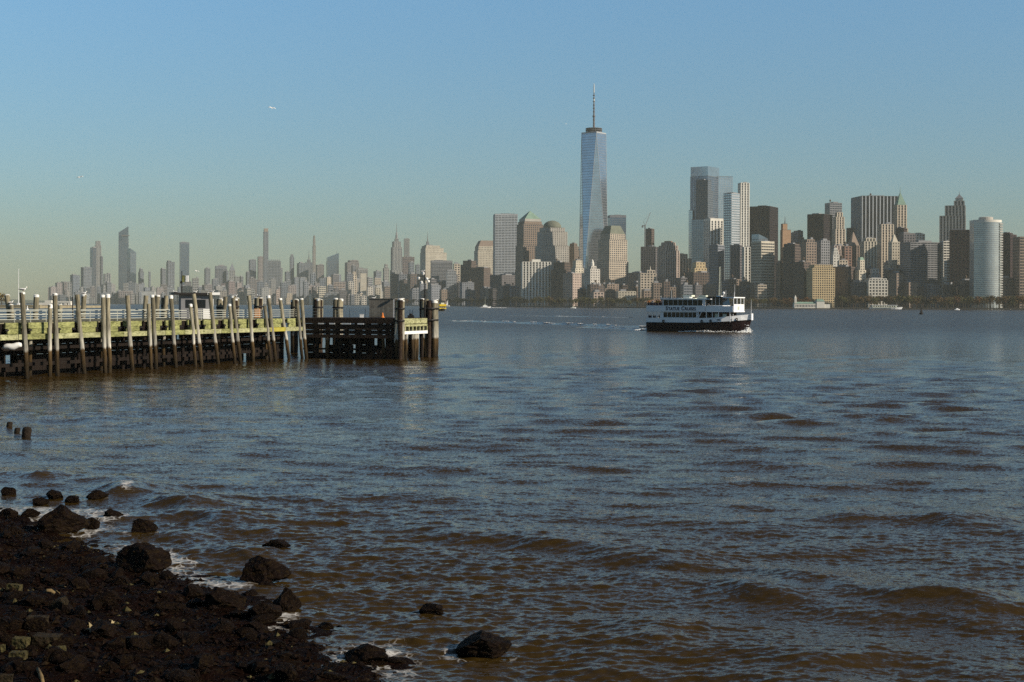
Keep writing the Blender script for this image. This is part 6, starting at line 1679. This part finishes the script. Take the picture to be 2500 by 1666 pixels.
# ---------------------------------------------------------------- curved glass tower at the right
def curved():
    D = 2640.0
    x0, x1 = 2379, 2446
    w = (x1 - x0) / F * D
    c = Vector((PX((x0 + x1) / 2, D), D, GZ)); o = empty('curved_tower', c)
    tag(o, 'curved mirror-glass tower by the park with a white serrated edge', 'skyscraper')
    zt = P(2412, 543, D).z - GZ
    prof = [(-w / 2, 16)]
    for t in np.linspace(0, 1, 15): prof.append((-w / 2 + w * 0.9 * t, 14 - 22 * math.sin(math.pi * (0.15 + 0.6 * t))))
    prof += [(w / 2 - 0.5, 2), (w / 2, 30), (-w / 2, 30)]
    mb = MB(); mb.loft([[Vector((x, y, 0)) for x, y in prof], [Vector((x, y, zt)) for x, y in prof]]); mb.build('mirror_glass', gmat('pale'), o)
    mb = MB()
    nf = 42
    for k in range(nf):
        z = zt * (k + .5) / nf
        for a, b in zip(prof[1:15], prof[2:16]): mb.beam((a[0], a[1] - .05, z), (b[0], b[1] - .05, z), 0.25, 0.7)
    tag(mb.build('floor_band', wmat('slate'), o), kind='stuff')
    for k in range(34):
        z = zt * k / 34
        mb = MB(); mb.box(w / 2 - 5.2, w / 2 + 0.6, -3.5, 2.6, z + 0.3, z + zt / 34 * 0.62); mb.build('balcony', wmat('white'), o)
    mb = MB(); mb.loft([[Vector((x * 1.01, y - .3, zt)) for x, y in prof], [Vector((x * 1.01, y - .3, zt + 4.5)) for x, y in prof]]); mb.build('parapet', wmat('white'), o)
    mb = MB(); mb.lathe([(13, zt + 4), (13, zt + 9), (11, zt + 10)], 20, c=(-2, 8)); mb.box(-14, 6, 2, 14, zt + 4, zt + 8); mb.box(4, 9, 0, 8, zt + 4, zt + 8.5); mb.build('plant_room', wmat('stone'), o)
curved()

# ---------------------------------------------------------------- waterfront buildings
def pier_building():
    D = 2500.0
    c = P(1981, 752, D); c.z = 1.2
    o = empty('pier_building', c, 0.05); tag(o, 'long low white pier building with a clock tower at its left end', 'building')
    w = 88 / F * D
    Mw = wmat('white')
    mb = MB(); mb.box(-w / 2, w * .12, -6, 6, 0, 8); mb.box(w * .12, w * .34, -7, 7, 0, 12); mb.build('wall', Mw, o)
    mb = MB(); mb.frustum(-w / 2 - .5, w * .12, -6.5, 6.5, 8, -w / 2 + 2, w * .12, -1, 1, 11); mb.frustum(w * .12, w * .345, -7.5, 7.5, 12, w * .15, w * .31, -1, 1, 16); mb.build('roof', M_COPPER, o)
    for i in range(14):
        mb = MB(); x = -w / 2 + 2 + i * 2.7; mb.box(x, x + 1.3, -6.08, -6.01, 2, 6); mb.build('window', gmat('dark'), o)
    mb = MB(); mb.box(-w / 2 + .2, -w / 2 + 4.2, -5.6, -1.6, 8, 17); mb.frustum(-w / 2, -w / 2 + 4.4, -5.8, -1.4, 17, -w / 2 + 2.1, -w / 2 + 2.3, -3.7, -3.5, 23); mb.build('clock_tower', Mw, o)
    mb = MB(); mb.box(w * .34, w * .5, -5, 5, 0, 7); mb.build('shed', Mw, o)
pier_building()
def low_ferry():
    D = 2430.0
    c = P(2164, 756, D); c.z = 0
    o = empty('moored_ferry', c, 0.0); tag(o, 'long low white ferry moored at the park shore', 'boat')
    w = 80 / F * D
    hull_mesh(w, 11, 3.0).build('hull', M_FW, o)
    mb = MB(); mb.box(-w * .44, w * .3, -4.5, 4.5, 3, 6.6); cb = mb.build('cabin', M_FPALE, o)
    for i in range(10):
        mb = MB(); x = -w * .42 + i * 3.9; mb.box(x, x + 2.6, -4.58, -4.51, 4, 6); mb.build('window', M_FG, cb)
    mb = MB(); mb.box(-w * .46, w * .33, -5, 5, 6.6, 7.1); mb.build('roof', M_FW, o)
low_ferry()
# ---------------------------------------------------------------- island wall at the left edge, with mast, tree and landing
D = 1500.0
mb = MB()
xl, xr = PX(-220, D), PX(97, D)
mb.box(xl, xr, D, D + 260, -1.5, 2.7); mb.box(xl, xr + 0.4, D - 0.6, D + 6, 2.7, 3.6)
tag(mb.build('island_seawall', [mat('tan_seawall', (0.33, 0.28, 0.18), rough=.9, var=.25, scale=.15)]), 'tan seawall of an island at the left edge', 'seawall')
fp = empty('flagpole', (PX(34, D), D + 14, 3)); tag(fp, 'slim white flagpole on the island seawall at the left', 'flagpole')
mb = MB(); zt = P(34, 658, D).z - 3; mb.tube([(0, 0, -0.5), (0, 0, zt)], [0.42, 0.2], 8); mb.build('pole', M_FW, fp)
mb = MB(); mb.box(-1.2, 1.2, -1.2, 1.2, -0.4, 2.4); mb.build('base', M_FW, fp)
mb = MB(); mb.lathe([(0.3, zt), (0.45, zt + .4), (0.1, zt + .9)], 8); mb.build('finial', M_FW, fp)
land = empty('ferry_landing', (PX(140, 2100), 2100, 0)); tag(land, 'white ferry landing with canopies behind the left piles', 'landing')
mb = MB(); mb.box(-27, 20, -6, 6, -.5, 2.6); mb.build('barge', wmat('brown'), land)
for (a, b, z0, z1, nm) in ((-17, -7, 2.6, 9.5, 'pavilion'), (-26, -17, 2.6, 6.0, 'gangway_house'), (1.5, 21, 6.2, 8.2, 'canopy'), (-6, 1.4, 3.0, 6.0, 'shelter')):
    mb = MB(); mb.box(a, b, -5, 5, z0, z1); mb.build(nm, wmat('white'), land)
for x in (2, 7.5, 13, 20): 
    mb = MB(); mb.box(x, x + .8, -4.6, -3.8, 2.6, 6.2); mb.build('canopy_post', wmat('white'), land)
for x in (11, 17):
    mb = MB(); mb.box(x, x + 4.5, -4.4, 3, 2.6, 5.8); mb.build('booth', wmat('white'), land)
dv = empty('derrick', (PX(172, 2300), 2300, 2)); tag(dv, 'slanting pale derrick boom behind the left piles', 'derrick')
mb = MB(); q = P(165, 708, 2300) - dv.location; mb.beam((0, 0, 0), q, 0.9, 0.9); mb.build('boom', wmat('stone'), dv)
mb = MB(); mb.box(-2, 3, -2, 2, 0, 6.5); mb.build('cab', wmat('stone'), dv)

# ---------------------------------------------------------------- trees
FOL = {'brown': (0.10, 0.065, 0.03), 'olive': (0.085, 0.078, 0.03), 'dark': (0.05, 0.045, 0.028), 'rust': (0.12, 0.06, 0.025), 'gold': (0.17, 0.11, 0.02)}
def fmat(c): return mat('foliage_' + c, FOL[c], rough=0.9, var=0.55, scale=0.35, spec=0.1)
M_BARK = mat('bark', (0.05, 0.035, 0.025), rough=0.9, var=0.3, scale=1)
def tree_meshes(seed, colour, n=300):
    g = random.Random(seed)
    tr = MB(); tr.tube([(0, 0, -0.5), (0.1, 0, 2.5), (0, 0.2, 5), (0.2, 0, 8)], [0.45, 0.36, 0.26, 0.1], 7)
    lobes = []
    for k in range(6):
        a = g.uniform(0, 6.28); rr = g.uniform(1.2, 3.2); z = g.uniform(5, 10)
        tr.tube([(0, 0.1, 3 + 0.5 * k), (rr * .6 * math.cos(a), rr * .6 * math.sin(a), z - 1.2), (rr * math.cos(a), rr * math.sin(a), z)], [0.18, 0.1, 0.04], 5)
        lobes.append((Vector((rr * math.cos(a), rr * math.sin(a), z)), g.uniform(1.6, 2.8)))
    lobes.append((Vector((0, 0, 9.5)), 2.4))
    cr = MB()
    for _ in range(n):
        c, r = g.choice(lobes)
        d = Vector((g.gauss(0, 1), g.gauss(0, 1), g.gauss(0, .8))).normalized() * r * g.uniform(.45, 1.08)
        p = c + d; s = g.uniform(.3, .75)
        u = Vector((g.gauss(0, 1), g.gauss(0, 1), g.gauss(0, 1))).normalized(); v = u.orthogonal().normalized() * s; u = u.cross(v).normalized() * s * g.uniform(.5, 1)
        nrm = u.cross(v).normalized() * 0.12
        cr.add([p - u, p + v + nrm, p + u, p - v + nrm], [(0, 1, 2), (0, 2, 3)])
    return tr.mesh('trunk', M_BARK), cr.mesh('crown', fmat(colour))
TREES = [tree_meshes(i, c) for i, c in enumerate(('brown', 'olive', 'dark', 'rust', 'brown', 'olive', 'dark', 'gold'))]
gt = random.Random(77)
def trees(xa, xb, n, smin, smax, kinds, label, group, dd=(12, 110)):
    for i in range(n):
        px = xa + (xb - xa) * (i + gt.uniform(.0, 1.0)) / n
        D = land_d(px) + gt.uniform(*dd)
        s = gt.uniform(smin, smax)
        o = empty('park_tree', (PX(px, D), D, GZ - 0.1), gt.uniform(0, 6.28)); o.scale = (s * gt.uniform(.9, 1.25), s * gt.uniform(.9, 1.25), s)
        k = gt.choice(kinds)
        link_mesh('trunk', TREES[k][0], o); link_mesh('crown', TREES[k][1], o)
        tag(o, ('rust-brown ', 'olive-green ', 'dark ', 'reddish ', 'brown ', 'yellow-green ', 'dark grey-brown ', 'golden ')[k] + label, 'tree', group)
trees(2040, 2530, 92, 1.3, 2.0, (0, 0, 1, 3, 4, 5, 2), 'autumn tree in the park along the right-hand shore', 'trees of the right-hand park', (12, 150))
trees(1840, 1990, 26, 1.1, 1.7, (0, 1, 2, 3), 'autumn tree by the shore between ferry and golden building', 'trees left of the golden building', (12, 110))
trees(1330, 1840, 74, 1.0, 1.75, (2, 2, 1, 0, 5), 'shore tree in the row behind the ferry and below the tallest tower', 'trees along the shore behind the ferry', (14, 120))
trees(1110, 1340, 34, 1.2, 2.1, (2, 2, 1, 6), 'shaded shore tree left of the tallest tower', 'shaded trees left of the tallest tower', (14, 160))
trees(985, 1120, 18, 1.3, 2.0, (2, 0, 3, 6), 'small hazy tree on the shore right of the pier tip', 'hazy trees by the pier tip', (14, 160))
o = empty('island_tree', (PX(4, 1530), 1530, 3)); o.scale = (1.35, 1.35, 1.15)
link_mesh('trunk', TREES[7][0], o); link_mesh('crown', TREES[7][1], o); tag(o, 'golden-green tree on the island seawall at the left edge', 'tree')
o = empty('island_tree', (PX(-14, 1540), 1540, 3)); o.scale = (1.5, 1.5, 1.3)
link_mesh('trunk', TREES[1][0], o); link_mesh('crown', TREES[1][1], o); tag(o, 'olive tree half cut off by the left picture edge', 'tree')

# ---------------------------------------------------------------- haze
mb = MB(); mb.box(-9000, 9000, -400, 14500, -3.5, 575)
hz = mb.build('haze', [])
hm = bpy.data.materials.new('haze_air'); hm.use_nodes = True
hn = hm.node_tree.nodes; hl = hm.node_tree.links
hn.remove(hn['Principled BSDF'])
pv = hn.new('ShaderNodeVolumePrincipled')
pv.inputs['Color'].default_value = (0.76, 0.80, 0.69, 1)
pv.inputs['Density'].default_value = 0.000044
pv.inputs['Anisotropy'].default_value = 0.0
hl.new(pv.outputs[0], hn['Material Output'].inputs['Volume'])
hz.data.materials.clear(); hz.data.materials.append(hm)
tag(hz, 'thin bluish haze over the harbour', 'haze', kind='stuff')
